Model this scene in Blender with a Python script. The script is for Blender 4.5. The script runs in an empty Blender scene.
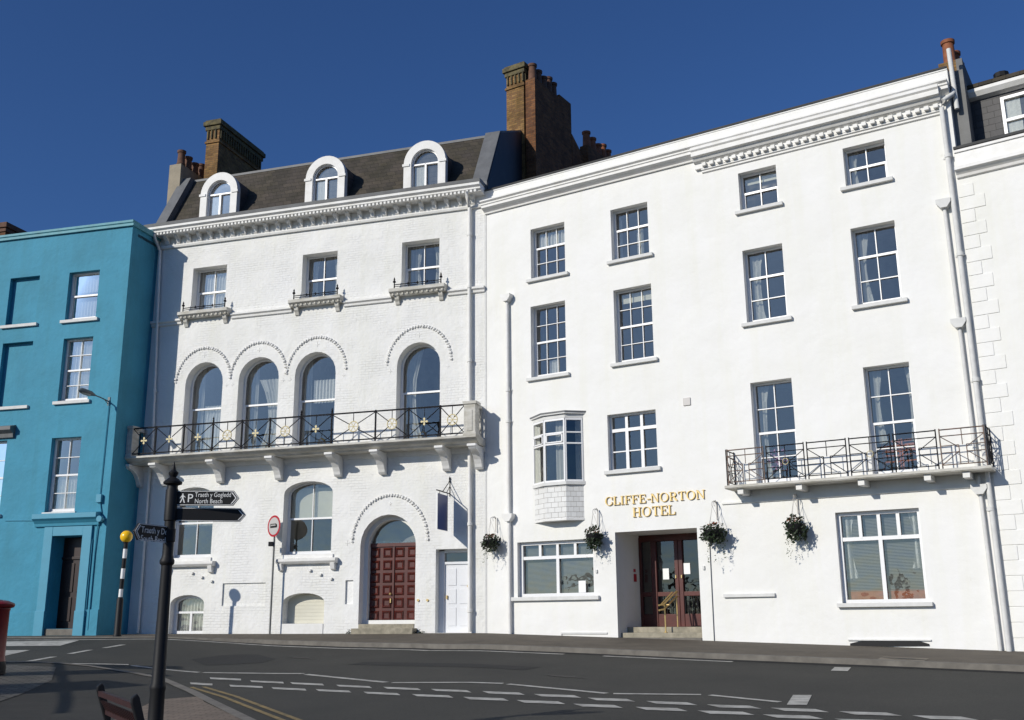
import bpy, bmesh, math, random
from math import sin, cos, pi, radians, exp, sqrt, atan2
from mathutils import Vector, Matrix
random.seed(7)
SC = bpy.context.scene
COL = SC.collection
EYE = 1.62                       # camera height; measured heights below are relative to the eye

# ------------------------------------------------------------------ materials
def nt(name):
    m = bpy.data.materials.new(name); m.use_nodes = True
    n = m.node_tree; b = n.nodes['Principled BSDF']
    return m, n, b
def node(n, t, **kw):
    x = n.nodes.new(t)
    for k, v in kw.items():
        if k in x.inputs: x.inputs[k].default_value = v
        else: setattr(x, k, v)
    return x
def mat(name, col, rough=.6, metal=0., var=.0, vscale=1.5, col2=None, bump=0., bscale=20., spec=None, stretch=None, fine=0.):
    """plain surface with broad tonal wear (var/col2) and grain (bump)"""
    m, n, b = nt(name); L = n.links.new
    b.inputs['Roughness'].default_value = rough; b.inputs['Metallic'].default_value = metal
    if spec is not None: b.inputs['Specular IOR Level'].default_value = spec
    c = (*col, 1); b.inputs['Base Color'].default_value = c
    tc = node(n, 'ShaderNodeTexCoord')
    src = tc.outputs['Object']
    if var or col2:
        mp = node(n, 'ShaderNodeMapping'); L(src, mp.inputs[0])
        if stretch: mp.inputs['Scale'].default_value = stretch
        nz = node(n, 'ShaderNodeTexNoise', Scale=vscale, Detail=6., Roughness=.65); L(mp.outputs[0], nz.inputs[0])
        rp = node(n, 'ShaderNodeValToRGB'); L(nz.outputs[0], rp.inputs[0])
        rp.color_ramp.elements[0].position = .35; rp.color_ramp.elements[1].position = .68
        c2 = col2 if col2 else tuple(x*(1-var) for x in col)
        rp.color_ramp.elements[0].color = (*c2, 1); rp.color_ramp.elements[1].color = c
        out = rp.outputs[0]
        if fine:
            n2 = node(n, 'ShaderNodeTexNoise', Scale=140., Detail=3.); L(src, n2.inputs[0])
            mx = node(n, 'ShaderNodeMix', data_type='RGBA', blend_type='MULTIPLY'); mx.inputs[0].default_value = fine
            L(out, mx.inputs[6]); L(n2.outputs[0], mx.inputs[7]); out = mx.outputs[2]
        L(out, b.inputs['Base Color'])
    if bump:
        nz = node(n, 'ShaderNodeTexNoise', Scale=bscale, Detail=5., Roughness=.6); L(src, nz.inputs[0])
        bp = node(n, 'ShaderNodeBump', Strength=1., Distance=bump); L(nz.outputs[0], bp.inputs['Height']); L(bp.outputs[0], b.inputs['Normal'])
    return m
def brickmat(name, c1, c2, mortar, bw=.225, bh=.075, ms=.006, rough=.8, dist=.006, vary=.3, grain=.004, swz='XZ', dirt=None, off=.5, msmooth=.1):
    m, n, b = nt(name); L = n.links.new
    b.inputs['Roughness'].default_value = rough
    tc = node(n, 'ShaderNodeTexCoord'); sp = node(n, 'ShaderNodeSeparateXYZ'); L(tc.outputs['Object'], sp.inputs[0])
    cb = node(n, 'ShaderNodeCombineXYZ')
    if swz == 'XZ':
        ad = node(n, 'ShaderNodeMath', operation='ADD'); L(sp.outputs[0], ad.inputs[0]); L(sp.outputs[1], ad.inputs[1])
        L(ad.outputs[0], cb.inputs[0]); L(sp.outputs[2], cb.inputs[1])
    else:
        L(sp.outputs[0], cb.inputs[0]); L(sp.outputs[1], cb.inputs[1])
    br = node(n, 'ShaderNodeTexBrick'); br.offset = off
    for k, v in (('Scale', 1.), ('Mortar Size', ms), ('Mortar Smooth', msmooth), ('Brick Width', bw), ('Row Height', bh), ('Bias', 0.)): br.inputs[k].default_value = v
    br.inputs['Color1'].default_value = (*c1, 1); br.inputs['Color2'].default_value = (*c2, 1); br.inputs['Mortar'].default_value = (*mortar, 1)
    L(cb.outputs[0], br.inputs[0])
    nz = node(n, 'ShaderNodeTexNoise', Scale=1.7, Detail=8., Roughness=.7); L(tc.outputs['Object'], nz.inputs[0])
    rp = node(n, 'ShaderNodeValToRGB'); L(nz.outputs[0], rp.inputs[0])
    rp.color_ramp.elements[0].position = .38; rp.color_ramp.elements[1].position = .62
    d = dirt if dirt else (1-vary,)*3
    rp.color_ramp.elements[0].color = (*d, 1); rp.color_ramp.elements[1].color = (1, 1, 1, 1)
    mx = node(n, 'ShaderNodeMix', data_type='RGBA', blend_type='MULTIPLY'); mx.inputs[0].default_value = 1.
    L(br.outputs[0], mx.inputs[6]); L(rp.outputs[0], mx.inputs[7]); L(mx.outputs[2], b.inputs['Base Color'])
    n2 = node(n, 'ShaderNodeTexNoise', Scale=14., Detail=5.); L(tc.outputs['Object'], n2.inputs[0])
    b1 = node(n, 'ShaderNodeBump', Strength=1., Distance=dist); b1.invert = True; L(br.outputs['Fac'], b1.inputs['Height'])
    b2 = node(n, 'ShaderNodeBump', Strength=1., Distance=grain); L(n2.outputs[0], b2.inputs['Height']); L(b1.outputs[0], b2.inputs['Normal'])
    L(b2.outputs[0], b.inputs['Normal'])
    return m
M = {}
def weathered(name, base, bump_d, bump_s, streak=.9, patch=.93, tint=(.86, .84, .79), brick=None, stain=(.55, .54, .50)):
    m, n, b = nt(name); L = n.links.new; b.inputs['Roughness'].default_value = .78
    tc = node(n, 'ShaderNodeTexCoord'); out = None
    rgb = node(n, 'ShaderNodeRGB'); rgb.outputs[0].default_value = (*base, 1); out = rgb.outputs[0]
    def layer(out, scale, stretch, p0, p1, c0, detail=6.):
        mp = node(n, 'ShaderNodeMapping'); mp.inputs['Scale'].default_value = stretch; L(tc.outputs['Object'], mp.inputs[0])
        nz = node(n, 'ShaderNodeTexNoise', Scale=scale, Detail=detail, Roughness=.65); L(mp.outputs[0], nz.inputs[0])
        rp = node(n, 'ShaderNodeValToRGB'); L(nz.outputs[0], rp.inputs[0]); rp.color_ramp.elements[0].position = p0; rp.color_ramp.elements[1].position = p1
        rp.color_ramp.elements[0].color = (*c0, 1); rp.color_ramp.elements[1].color = (1, 1, 1, 1)
        mx = node(n, 'ShaderNodeMix', data_type='RGBA', blend_type='MULTIPLY'); mx.inputs[0].default_value = 1.; L(out, mx.inputs[6]); L(rp.outputs[0], mx.inputs[7]); return mx.outputs[2]
    out = layer(out, .7, (1, 1, 1), .36, .6, (patch,)*2+(patch*.98,))            # patch repairs and repainting
    out = layer(out, 2.4, (1, 1, .07), .34, .52, (streak,)*2+(streak*.97,))      # rain streaks
    out = layer(out, 3.1, (1, 1, .8), .24, .34, tint)                            # blotches of grime
    L(out, b.inputs['Base Color'])
    n1 = node(n, 'ShaderNodeTexNoise', Scale=bump_s, Detail=6., Roughness=.65); L(tc.outputs['Object'], n1.inputs[0])
    b1 = node(n, 'ShaderNodeBump', Strength=1., Distance=bump_d); L(n1.outputs[0], b1.inputs['Height']); last = b1
    n3 = node(n, 'ShaderNodeTexNoise', Scale=.9, Detail=3.); L(tc.outputs['Object'], n3.inputs[0])
    b3 = node(n, 'ShaderNodeBump', Strength=1., Distance=.05); L(n3.outputs[0], b3.inputs['Height']); L(last.outputs[0], b3.inputs['Normal']); last = b3
    if brick:
        sp = node(n, 'ShaderNodeSeparateXYZ'); L(tc.outputs['Object'], sp.inputs[0]); cb = node(n, 'ShaderNodeCombineXYZ')
        ad = node(n, 'ShaderNodeMath', operation='ADD'); L(sp.outputs[0], ad.inputs[0]); L(sp.outputs[1], ad.inputs[1]); L(ad.outputs[0], cb.inputs[0]); L(sp.outputs[2], cb.inputs[1])
        nw = node(n, 'ShaderNodeTexNoise', Scale=3., Detail=2.); L(tc.outputs['Object'], nw.inputs[0])
        vm = node(n, 'ShaderNodeVectorMath', operation='SCALE'); vm.inputs[3].default_value = .05; L(nw.outputs[1], vm.inputs[0])
        va = node(n, 'ShaderNodeVectorMath', operation='ADD'); L(cb.outputs[0], va.inputs[0]); L(vm.outputs[0], va.inputs[1])
        br = node(n, 'ShaderNodeTexBrick')
        for k, v in (('Scale', 1.), ('Mortar Size', .007), ('Mortar Smooth', .6), ('Brick Width', .23), ('Row Height', .078)): br.inputs[k].default_value = v
        L(va.outputs[0], br.inputs[0])
        nm = node(n, 'ShaderNodeTexNoise', Scale=1.1, Detail=5.); L(tc.outputs['Object'], nm.inputs[0])
        rm = node(n, 'ShaderNodeMapRange'); rm.inputs[1].default_value = .40; rm.inputs[2].default_value = .62; L(nm.outputs[0], rm.inputs[0])
        mu = node(n, 'ShaderNodeMath', operation='MULTIPLY'); L(br.outputs['Fac'], mu.inputs[0]); L(rm.outputs[0], mu.inputs[1])
        b2 = node(n, 'ShaderNodeBump', Strength=1., Distance=brick); b2.invert = True; L(mu.outputs[0], b2.inputs['Height']); L(last.outputs[0], b2.inputs['Normal']); last = b2
    L(last.outputs[0], b.inputs['Normal']); return m
M['stucco'] = weathered('white_stucco', (.79, .785, .765), .006, 9, streak=.98, patch=.965, tint=(.91, .90, .875))
M['paintbrick'] = weathered('painted_brick', (.80, .795, .775), .022, 7, streak=.98, patch=.95, tint=(.88, .87, .84), brick=.0055)
M['trimwhite'] = mat('white_trim', (.79, .785, .77), .6, var=.12, vscale=3, col2=(.69, .68, .645), bump=.002, bscale=30)
M['stonewhite'] = mat('weathered_white_stone', (.64, .625, .58), .75, col2=(.42, .40, .34), vscale=2.2, stretch=(1, 1, 2.5), bump=.004, bscale=18)
M['pvc'] = mat('white_window_paint', (.80, .80, .80), .35)
M['blue'] = weathered('blue_render', (.046, .27, .40), .016, 8, streak=.94, patch=.86, tint=(.84, .85, .84))
M['bluetrim'] = mat('blue_trim', (.055, .29, .42), .55, var=.1, vscale=3)
M['bluecoping'] = mat('blue_coping', (.09, .33, .40), .6, var=.25, vscale=4)
M['sill'] = mat('painted_sill', (.70, .70, .68), .8, var=.14, vscale=5)
M['slate'] = brickmat('roof_slate', (.048, .039, .032), (.078, .062, .047), (.022, .018, .015), .30, .17, .004, .8, .010, .5, .004, dirt=(.55, .58, .40))
M['darkslate'] = brickmat('dark_slate', (.045, .045, .05), (.065, .063, .066), (.02, .02, .022), .28, .16, .004, .6, .008, .3, .003)
M['lead'] = mat('lead_flashing', (.16, .165, .17), .6, var=.3, vscale=3, bump=.003)
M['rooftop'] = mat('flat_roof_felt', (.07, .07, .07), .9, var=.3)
M['yellowbrick'] = brickmat('lichened_brick', (.33, .185, .065), (.19, .095, .038), (.20, .14, .07), .225, .078, .007, .9, .008, .5, .004, dirt=(.5, .5, .36))
M['redbrick'] = brickmat('red_brick', (.25, .105, .035), (.14, .055, .022), (.15, .10, .06), .225, .078, .007, .9, .008, .5, .004, dirt=(.5, .45, .38))
M['lichen'] = mat('lichen_cap', (.17, .14, .06), .9, col2=(.05, .045, .03), vscale=6, bump=.01)
M['partygrey'] = mat('grey_party_render', (.20, .20, .195), .8, var=.25, vscale=3)
M['buff'] = mat('buff_render', (.36, .31, .23), .85, var=.25, vscale=3, bump=.004)
M['terracotta'] = mat('terracotta', (.30, .105, .045), .8, var=.4, vscale=6)
M['darkpot'] = mat('sooty_clay', (.16, .08, .05), .85, var=.4, vscale=6)
M['iron'] = mat('black_iron', (.010, .010, .013), .75, spec=.2)
M['shadedlead'] = mat('shaded_lead_sheet', (.022, .027, .04), .6, var=.3, vscale=2)
M['basin'] = mat('basket_bracket_paint', (.45, .43, .40), .6)
M['rustiron'] = mat('worn_iron', (.05, .045, .045), .6, col2=(.20, .12, .08), vscale=9)
M['gold'] = mat('gilt_paint', (.66, .56, .30), .5, metal=.0)
M['brass'] = mat('brass', (.72, .52, .22), .3, metal=.6)
M['lettergold'] = mat('gilded_letters', (.62, .45, .17), .4, metal=.35)
M['maroon'] = mat('maroon_door_paint', (.092, .013, .007), .42, var=.4, vscale=4, bump=.001)
M['browndoor'] = mat('dark_brown_wood', (.024, .008, .006), .4, var=.4, vscale=5)
M['doorwhite'] = mat('white_door', (.72, .73, .75), .4, var=.05)
M['interior'] = mat('room_interior', (.30, .28, .25), .9, var=.5, vscale=.8)
M['curtain'] = mat('pale_curtain', (.46, .46, .44), .9, var=.12, vscale=6)
M['lace'] = mat('net_curtain', (.70, .70, .68), .9, var=.2, vscale=22)
M['blind'] = mat('window_blind', (.27, .27, .26), .6)
M['cream'] = mat('cream_board', (.62, .60, .50), .6, var=.1)
M['paper'] = mat('paper', (.85, .85, .85), .7)
M['red'] = mat('pillar_box_red', (.22, .010, .012), .35, var=.25, vscale=3)  # red darkened: the shade on the box is put into its colour
M['amber'] = mat('amber_globe', (.90, .52, .01), .22)
M['black'] = mat('black_paint', (.012, .012, .013), .55, bump=.001, bscale=40, spec=.25)
M['white'] = mat('white_paint', (.80, .80, .78), .5)
M['greysteel'] = mat('galvanised_pole', (.17, .175, .17), .5, metal=.3, var=.2)
M['signred'] = mat('sign_red', (.42, .02, .03), .4)
M['signwhite'] = mat('sign_white', (.48, .46, .44), .4)
M['navy'] = mat('navy_sign', (.012, .03, .15), .35)
M['step'] = mat('worn_stone_step', (.38, .34, .26), .85, col2=(.22, .2, .15), vscale=5, bump=.004)
M['leaf'] = mat('basket_leaf', (.022, .045, .012), .6, col2=(.012, .02, .008), vscale=20)
M['leaf2'] = mat('basket_trailing_leaf', (.055, .095, .03), .6, var=.4, vscale=20)
M['flower'] = mat('red_flower', (.30, .03, .02), .6, col2=(.36, .11, .03), vscale=15)
M['pink'] = mat('pink_flower', (.55, .22, .42), .6, var=.3, vscale=15)
M['benchwood'] = mat('bench_red_wood', (.045, .012, .009), .6, var=.5, vscale=12, stretch=(1, 1, .2))
M['chairwood'] = mat('varnished_chair_wood', (.42, .13, .06), .4, var=.3, vscale=9)
M['lamp'] = mat('lamp_grey', (.13, .15, .155), .5)
M['lens'] = mat('lamp_lens', (.35, .36, .34), .15)
M['slabtile'] = brickmat('white_tile_hanging', (.77, .77, .755), (.70, .70, .68), (.38, .36, .33), .21, .135, .004, .6, .006, .1, .003)
M['marking'] = mat('worn_road_paint', (.64, .63, .58), .85, col2=(.33, .32, .29), vscale=4, bump=.003, bscale=80, fine=.35)
M['yellowline'] = mat('worn_yellow_line', (.36, .25, .09), .85, col2=(.15, .12, .06), vscale=4, fine=.35)
M['pavement'] = mat('buff_pavement', (.150, .125, .092), .9, col2=(.095, .080, .060), vscale=1.6, bump=.004, bscale=60, fine=.5)
M['cover'] = mat('iron_cover', (.06, .055, .05), .6, var=.4, vscale=8, bump=.004)
M['concrete'] = mat('pale_concrete', (.23, .20, .155), .9, var=.25, vscale=3)
M['kerbstone'] = mat('kerb_stone', (.19, .175, .15), .85, col2=(.12, .11, .095), vscale=3, bump=.004)
M['sett'] = brickmat('stone_setts', (.15, .138, .118), (.09, .084, .072), (.03, .028, .025), .22, .12, .012, .8, .012, .4, .004, swz='XY')
M['paver'] = brickmat('buff_pavers', (.235, .18, .135), (.18, .14, .105), (.10, .08, .06), .21, .105, .008, .85, .006, .25, .003, swz='XY')
M['patch'] = mat('dark_tarmac', (.010, .010, .010), .9, var=.3, vscale=6, bump=.004, bscale=90)
M['neartarmac'] = mat('footway_tarmac', (.046, .042, .034), .9, col2=(.030, .028, .023), vscale=1.1, bump=.004, bscale=90, fine=.5)
def glassmat(name, tint, boost):
    m, n, b = nt(name); L = n.links.new; n.nodes.remove(b)
    o = n.nodes['Material Output']
    tr = node(n, 'ShaderNodeBsdfTransparent'); tr.inputs[0].default_value = (*tint, 1)
    gl = node(n, 'ShaderNodeBsdfGlossy', Roughness=.02); gl.inputs[0].default_value = (.98, .96, .92, 1)
    fr = node(n, 'ShaderNodeFresnel', IOR=1.5); ad = node(n, 'ShaderNodeMath', operation='ADD'); ad.inputs[1].default_value = boost; ad.use_clamp = True
    L(fr.outputs[0], ad.inputs[0]); mx = node(n, 'ShaderNodeMixShader'); L(ad.outputs[0], mx.inputs[0]); L(tr.outputs[0], mx.inputs[1]); L(gl.outputs[0], mx.inputs[2])
    tc = node(n, 'ShaderNodeTexCoord'); nz = node(n, 'ShaderNodeTexNoise', Scale=1.9, Detail=2.); L(tc.outputs['Object'], nz.inputs[0])
    bp = node(n, 'ShaderNodeBump', Strength=.7, Distance=.012); L(nz.outputs[0], bp.inputs['Height']); L(bp.outputs[0], gl.inputs['Normal'])
    L(mx.outputs[0], o.inputs[0]); return m
M['glass'] = glassmat('window_glass', (.80, .82, .80), .11)
M['doorglass'] = glassmat('door_glass', (.6, .62, .62), .06)
# asphalt
m, n, b = nt('worn_asphalt'); L = n.links.new
tc = node(n, 'ShaderNodeTexCoord')
n1 = node(n, 'ShaderNodeTexNoise', Scale=.35, Detail=7., Roughness=.6); L(tc.outputs['Object'], n1.inputs[0])
r1 = node(n, 'ShaderNodeValToRGB'); L(n1.outputs[0], r1.inputs[0]); r1.color_ramp.elements[0].position = .35; r1.color_ramp.elements[1].position = .7
r1.color_ramp.elements[0].color = (.023, .023, .020, 1); r1.color_ramp.elements[1].color = (.042, .041, .035, 1)
n2 = node(n, 'ShaderNodeTexNoise', Scale=38., Detail=6., Roughness=.75); L(tc.outputs['Object'], n2.inputs[0])
r2 = node(n, 'ShaderNodeValToRGB'); L(n2.outputs[0], r2.inputs[0]); r2.color_ramp.elements[0].position = .3; r2.color_ramp.elements[0].color = (.35, .35, .35, 1); r2.color_ramp.elements[1].position = .75; r2.color_ramp.elements[1].color = (1.7, 1.68, 1.6, 1)
mx = node(n, 'ShaderNodeMix', data_type='RGBA', blend_type='MULTIPLY'); mx.inputs[0].default_value = 1.
L(r1.outputs[0], mx.inputs[6]); L(r2.outputs[0], mx.inputs[7]); L(mx.outputs[2], b.inputs['Base Color']); b.inputs['Roughness'].default_value = .9
bp = node(n, 'ShaderNodeBump', Strength=1., Distance=.006); L(n2.outputs[0], bp.inputs['Height']); L(bp.outputs[0], b.inputs['Normal'])
M['asphalt'] = m

# ------------------------------------------------------------------ mesh builder
class MB:
    def __init__(s, dz=0., off=(0, 0, 0)): s.v = []; s.f = []; s.dz = dz; s.T = None; s.parts = []
    def add(s, vs, fs):
        b = len(s.v)
        s.v += [s.T @ Vector(p) if s.T else Vector(p) for p in vs]; s.f += [[b+i for i in f] for f in fs]
        s.parts.append((b, s.v[b:], s.f[len(s.f)-len(fs):]))
        return s
    def each(s, name, m, parent=None, smooth=False, bevel=0.):
        """one object per piece added"""
        out = []
        for (b, vs, fs) in s.parts:
            q = MB(s.dz); q.v = vs; q.f = [[i-b for i in f] for f in fs]; out.append(q.build(name, m, parent, smooth, bevel))
        return out
    def poly(s, pts): return s.add(pts, [list(range(len(pts)))])
    def box(s, x0, x1, y0, y1, z0, z1):
        return s.add([(x0, y0, z0), (x1, y0, z0), (x1, y1, z0), (x0, y1, z0), (x0, y0, z1), (x1, y0, z1), (x1, y1, z1), (x0, y1, z1)],
                     [(0, 3, 2, 1), (4, 5, 6, 7), (0, 1, 5, 4), (1, 2, 6, 5), (2, 3, 7, 6), (3, 0, 4, 7)])
    def prism(s, pts, ax, a, b, caps=True):
        f = {'x': lambda t, p: (t, p[0], p[1]), 'y': lambda t, p: (p[0], t, p[1]), 'z': lambda t, p: (p[0], p[1], t)}[ax]
        n = len(pts); vs = [f(a, p) for p in pts]+[f(b, p) for p in pts]
        fs = [(i, (i+1) % n, n+(i+1) % n, n+i) for i in range(n)]
        if caps: fs += [list(range(n))[::-1], list(range(n, 2*n))]
        return s.add(vs, fs)
    def tube(s, pts, r, n=8, caps=True, rs=None):
        pts = [Vector(p) for p in pts]; vs = []; fs = []
        for i, p in enumerate(pts):
            d = (pts[min(i+1, len(pts)-1)]-pts[max(i-1, 0)]).normalized()
            a = Vector((0, 0, 1)) if abs(d.z) < .9 else Vector((1, 0, 0))
            u = d.cross(a).normalized(); w = d.cross(u); rr = rs[i] if rs else r
            vs += [p+(u*cos(2*pi*k/n)+w*sin(2*pi*k/n))*rr for k in range(n)]
        for i in range(len(pts)-1): fs += [(i*n+k, i*n+(k+1) % n, (i+1)*n+(k+1) % n, (i+1)*n+k) for k in range(n)]
        if caps: fs += [list(range(n))[::-1], [(len(pts)-1)*n+k for k in range(n)]]
        return s.add(vs, fs)
    def lathe(s, prof, c=(0, 0, 0), n=20):
        vs = []; fs = []
        for r, z in prof: vs += [(c[0]+r*cos(2*pi*k/n), c[1]+r*sin(2*pi*k/n), c[2]+z) for k in range(n)]
        for i in range(len(prof)-1): fs += [(i*n+k, i*n+(k+1) % n, (i+1)*n+(k+1) % n, (i+1)*n+k) for k in range(n)]
        fs += [list(range(n))[::-1], [(len(prof)-1)*n+k for k in range(n)]]
        return s.add(vs, fs)
    def build(s, name, m, parent=None, smooth=False, bevel=0., fix=True):
        me = bpy.data.meshes.new(name); me.from_pydata([(v.x, v.y, v.z-s.dz) for v in s.v], [], s.f)
        if fix:
            bm = bmesh.new(); bm.from_mesh(me); bmesh.ops.remove_doubles(bm, verts=bm.verts, dist=1e-5) if smooth else None
            bmesh.ops.recalc_face_normals(bm, faces=bm.faces); bm.to_mesh(me); bm.free()
        me.materials.append(M[m] if isinstance(m, str) else m)
        if smooth:
            for p in me.polygons: p.use_smooth = True
            try: me.set_sharp_from_angle(angle=radians(40))
            except Exception: pass
        o = bpy.data.objects.new(name, me); COL.objects.link(o)
        if parent: o.parent = parent
        if bevel:
            bv = o.modifiers.new('bevel', 'BEVEL'); bv.width = bevel; bv.segments = 2; bv.limit_method = 'ANGLE'; bv.angle_limit = radians(40)
        return o
def tag(o, label, cat, group=None):
    o['label'] = label; o['category'] = cat
    if group: o['group'] = group
    return o
def struct(o): o['kind'] = 'structure'; return o
def empty(name, loc, rz=0.):
    o = bpy.data.objects.new(name, None); COL.objects.link(o); o.location = loc; o.rotation_euler = (0, 0, rz); o.empty_display_size = .3
    return o
def kids(o): return [c for c in bpy.data.objects if c.parent == o]
def copy_tree(o, parent=None):
    c = o.copy(); COL.objects.link(c); c.parent = parent
    for ch in kids(o): copy_tree(ch, c)
    return c

# ------------------------------------------------------------------ facade frames
class Frame:                      # local x along the front (to the right), y into the house, z up (relative to the eye)
    def __init__(s, o, az, zb): s.o = o; s.rz = radians(az-90); s.zb = zb; s.az = radians(az)
    def world(s, u, y, z):
        return Vector((s.o[0]+u*sin(s.az)+y*cos(s.az), s.o[1]-u*cos(s.az)+y*sin(s.az), EYE+z))
    def root(s, name): return empty(name, (s.o[0], s.o[1], EYE+s.zb), s.rz)
    def mb(s): return MB(s.zb)
J = (-.761, 28.921)
FV = Frame(J, 72.37, -.36); FH = Frame(J, 57.56, -.36); FB = Frame((-12.156, 31.02), 74.88, -.345); FR = Frame((10.193, 21.959), 54.06, -.72)

# ------------------------------------------------------------------ ground
def dist(x, y):
    a = radians(72.37); b = radians(57.56)
    return min(27.332-(cos(a)*x+sin(a)*y), 24.0-(cos(b)*x+sin(b)*y))
def sstep(a, b, x):
    t = min(max((x-a)/(b-a), 0), 1); return t*t*(3-2*t)
def zbase(x): return -.335-.355*min(max((x+.76)/10.96, 0), 2)
def kerbh(x): return .02+.08*sstep(-10, -6, x)
def road_z(x, y):
    d = max(dist(x, y), 0); k = .012+.04*sstep(-10, -6, x); dd = max(d-3, 0)
    return EYE+zbase(x)-kerbh(x)-k*min(d, 3)-1.2*(1-exp(-dd*.085/1.2))
def axis(core0, core1, step, far0, far1):
    a = []; x = core0
    while x < core1+1e-6: a.append(x); x += step
    w = step; x = core1
    while x < far1: w *= 1.5; x += w; a.append(x)
    w = step; x = core0
    while x > far0: w *= 1.5; x -= w; a.insert(0, x)
    return a
xs = axis(-20, 14, .33, -400, 400); ys = axis(4, 34, .33, -400, 400)
mb = MB(); mb.v = [Vector((x, y, road_z(x, y))) for y in ys for x in xs]
nx = len(xs); mb.f = [(j*nx+i, j*nx+i+1, (j+1)*nx+i+1, (j+1)*nx+i) for j in range(len(ys)-1) for i in range(nx-1)]
struct(mb.build('road', 'asphalt', smooth=True, fix=False))
def drape(name, pts, dz, m, off=None, seg=.3, build=True, side=0.):
    """polygon in plan draped over the ground, dz above the road"""
    bm = bmesh.new(); vs = [bm.verts.new((p[0], p[1], 0)) for p in pts]; bm.faces.new(vs)
    bmesh.ops.triangulate(bm, faces=bm.faces)
    for _ in range(9):
        long = [e for e in bm.edges if e.calc_length() > seg]
        if not long: break
        bmesh.ops.subdivide_edges(bm, edges=long, cuts=1); bmesh.ops.triangulate(bm, faces=bm.faces)
    zf = dz if callable(dz) else (lambda x, y: road_z(x, y)+dz)
    for v in bm.verts: v.co.z = zf(v.co.x, v.co.y)
    if side:
        r = bmesh.ops.extrude_face_region(bm, geom=bm.faces[:])
        for e in r['geom']:
            if isinstance(e, bmesh.types.BMVert): e.co.z -= side
    bmesh.ops.recalc_face_normals(bm, faces=bm.faces)
    me = bpy.data.meshes.new(name); bm.to_mesh(me); bm.free(); me.materials.append(M[m])
    o = bpy.data.objects.new(name, me); COL.objects.link(o); return struct(o)
# far pavement: strip between the house fronts and the kerb
def wall_pt(x):
    a = radians(72.37); b = radians(57.56)
    yv = (27.332-cos(a)*x)/sin(a); yh = (24.0-cos(b)*x)/sin(b)
    return (x, min(yv, yh)) 
def kd(x):
    P = [(-40, 3.1), (-11, 3.15), (-8, 2.9), (-6, 2.6), (-3, 3.4), (0, 3.75), (3, 3.6), (6, 3.6), (9, 3.5), (30, 3.4)]
    for (a, b), (c, d) in zip(P, P[1:]):
        if a <= x <= c: return b+(d-b)*sstep(0, 1, (x-a)/(c-a)) if False else b+(d-b)*(x-a)/(c-a)
    return 3.
def nrm(x): 
    t = sstep(-2.5, 1., x); a = radians(72.37*(1-t)+57.56*t); return (cos(a), sin(a))
def strip(name, f0, f1, z0, z1, m, xa=-34, xb=24, st=.33, drop=0.):
    mb = MB(); n = int((xb-xa)/st)
    for i in range(n+1):
        x = xa+(xb-xa)*i/n; P = f0(x); Q = f1(x)
        mb.v += [Vector((P[0]+(Q[0]-P[0])*k/6, P[1]+(Q[1]-P[1])*k/6, 0)) for k in range(7)]
        for k in range(7):
            v = mb.v[-7+k]; v.z = road_z(v.x, v.y)+z0(v.x)+(z1(v.x)-z0(v.x))*k/6
        if drop: 
            e = mb.v[-1].copy(); e.z = road_z(e.x, e.y)-.05; mb.v.append(e)
    w = 8 if drop else 7
    mb.f = [(i*w+k, i*w+k+1, (i+1)*w+k+1, (i+1)*w+k) for i in range(n) for k in range(w-1)]
    return struct(mb.build(name, m, smooth=False))
def kp(x, add=0.): P = wall_pt(x); n_ = nrm(x); d = kd(x)+add; return (P[0]-n_[0]*d, P[1]-n_[1]*d)
def inner(x): P = wall_pt(x); n_ = nrm(x); return (P[0]+n_[0]*1.6, P[1]+n_[1]*1.6)
strip('far_pavement', inner, lambda x: kp(x, -.14), kerbh, kerbh, 'pavement')
strip('far_kerb', lambda x: kp(x, -.135), kp, lambda x: kerbh(x)+.006, lambda x: kerbh(x)+.004, 'kerbstone', drop=1)
def gquad(name, quads, m, dz=.007):
    bm_ = None
    mb = MB()
    for q in quads:
        (a, b, c, d) = q
        n1_ = max(1, int(max(Vector(a[:2]+(0,)).to_3d().__sub__(Vector((b[0], b[1], 0))).length, .1)/.3)) if False else max(1, int(math.hypot(a[0]-b[0], a[1]-b[1])/.3)+1)
        n2_ = max(1, int(math.hypot(a[0]-d[0], a[1]-d[1])/.3)+1)
        b0 = len(mb.v)
        for i in range(n1_+1):
            for j in range(n2_+1):
                s, t = i/n1_, j/n2_
                x = (a[0]*(1-s)+b[0]*s)*(1-t)+(d[0]*(1-s)+c[0]*s)*t; y = (a[1]*(1-s)+b[1]*s)*(1-t)+(d[1]*(1-s)+c[1]*s)*t
                mb.v.append(Vector((x, y, road_z(x, y)+dz)))
        mb.f += [(b0+i*(n2_+1)+j, b0+i*(n2_+1)+j+1, b0+(i+1)*(n2_+1)+j+1, b0+(i+1)*(n2_+1)+j) for i in range(n1_) for j in range(n2_)]
    o = mb.build(name, m, fix=False); return struct(o)
def line(pts, w):
    out = []
    for a, b in zip(pts, pts[1:]):
        d = Vector((b[0]-a[0], b[1]-a[1])).normalized(); p = Vector((-d.y, d.x))*w/2
        out.append(((a[0]+p.x, a[1]+p.y), (b[0]+p.x, b[1]+p.y), (b[0]-p.x, b[1]-p.y), (a[0]-p.x, a[1]-p.y)))
    return out
strip('gutter', lambda x: kp(x, .002), lambda x: kp(x, .24), lambda x: .004, lambda x: .004, 'patch')
edge = [kp(x, .45 if x < -8 else .36) for x in [i*.8-20 for i in range(34)]]
segs = [s for i, s in enumerate(line(edge, .12)) if i not in (29,)]
gquad('kerbside_line', segs, 'marking')
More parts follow.
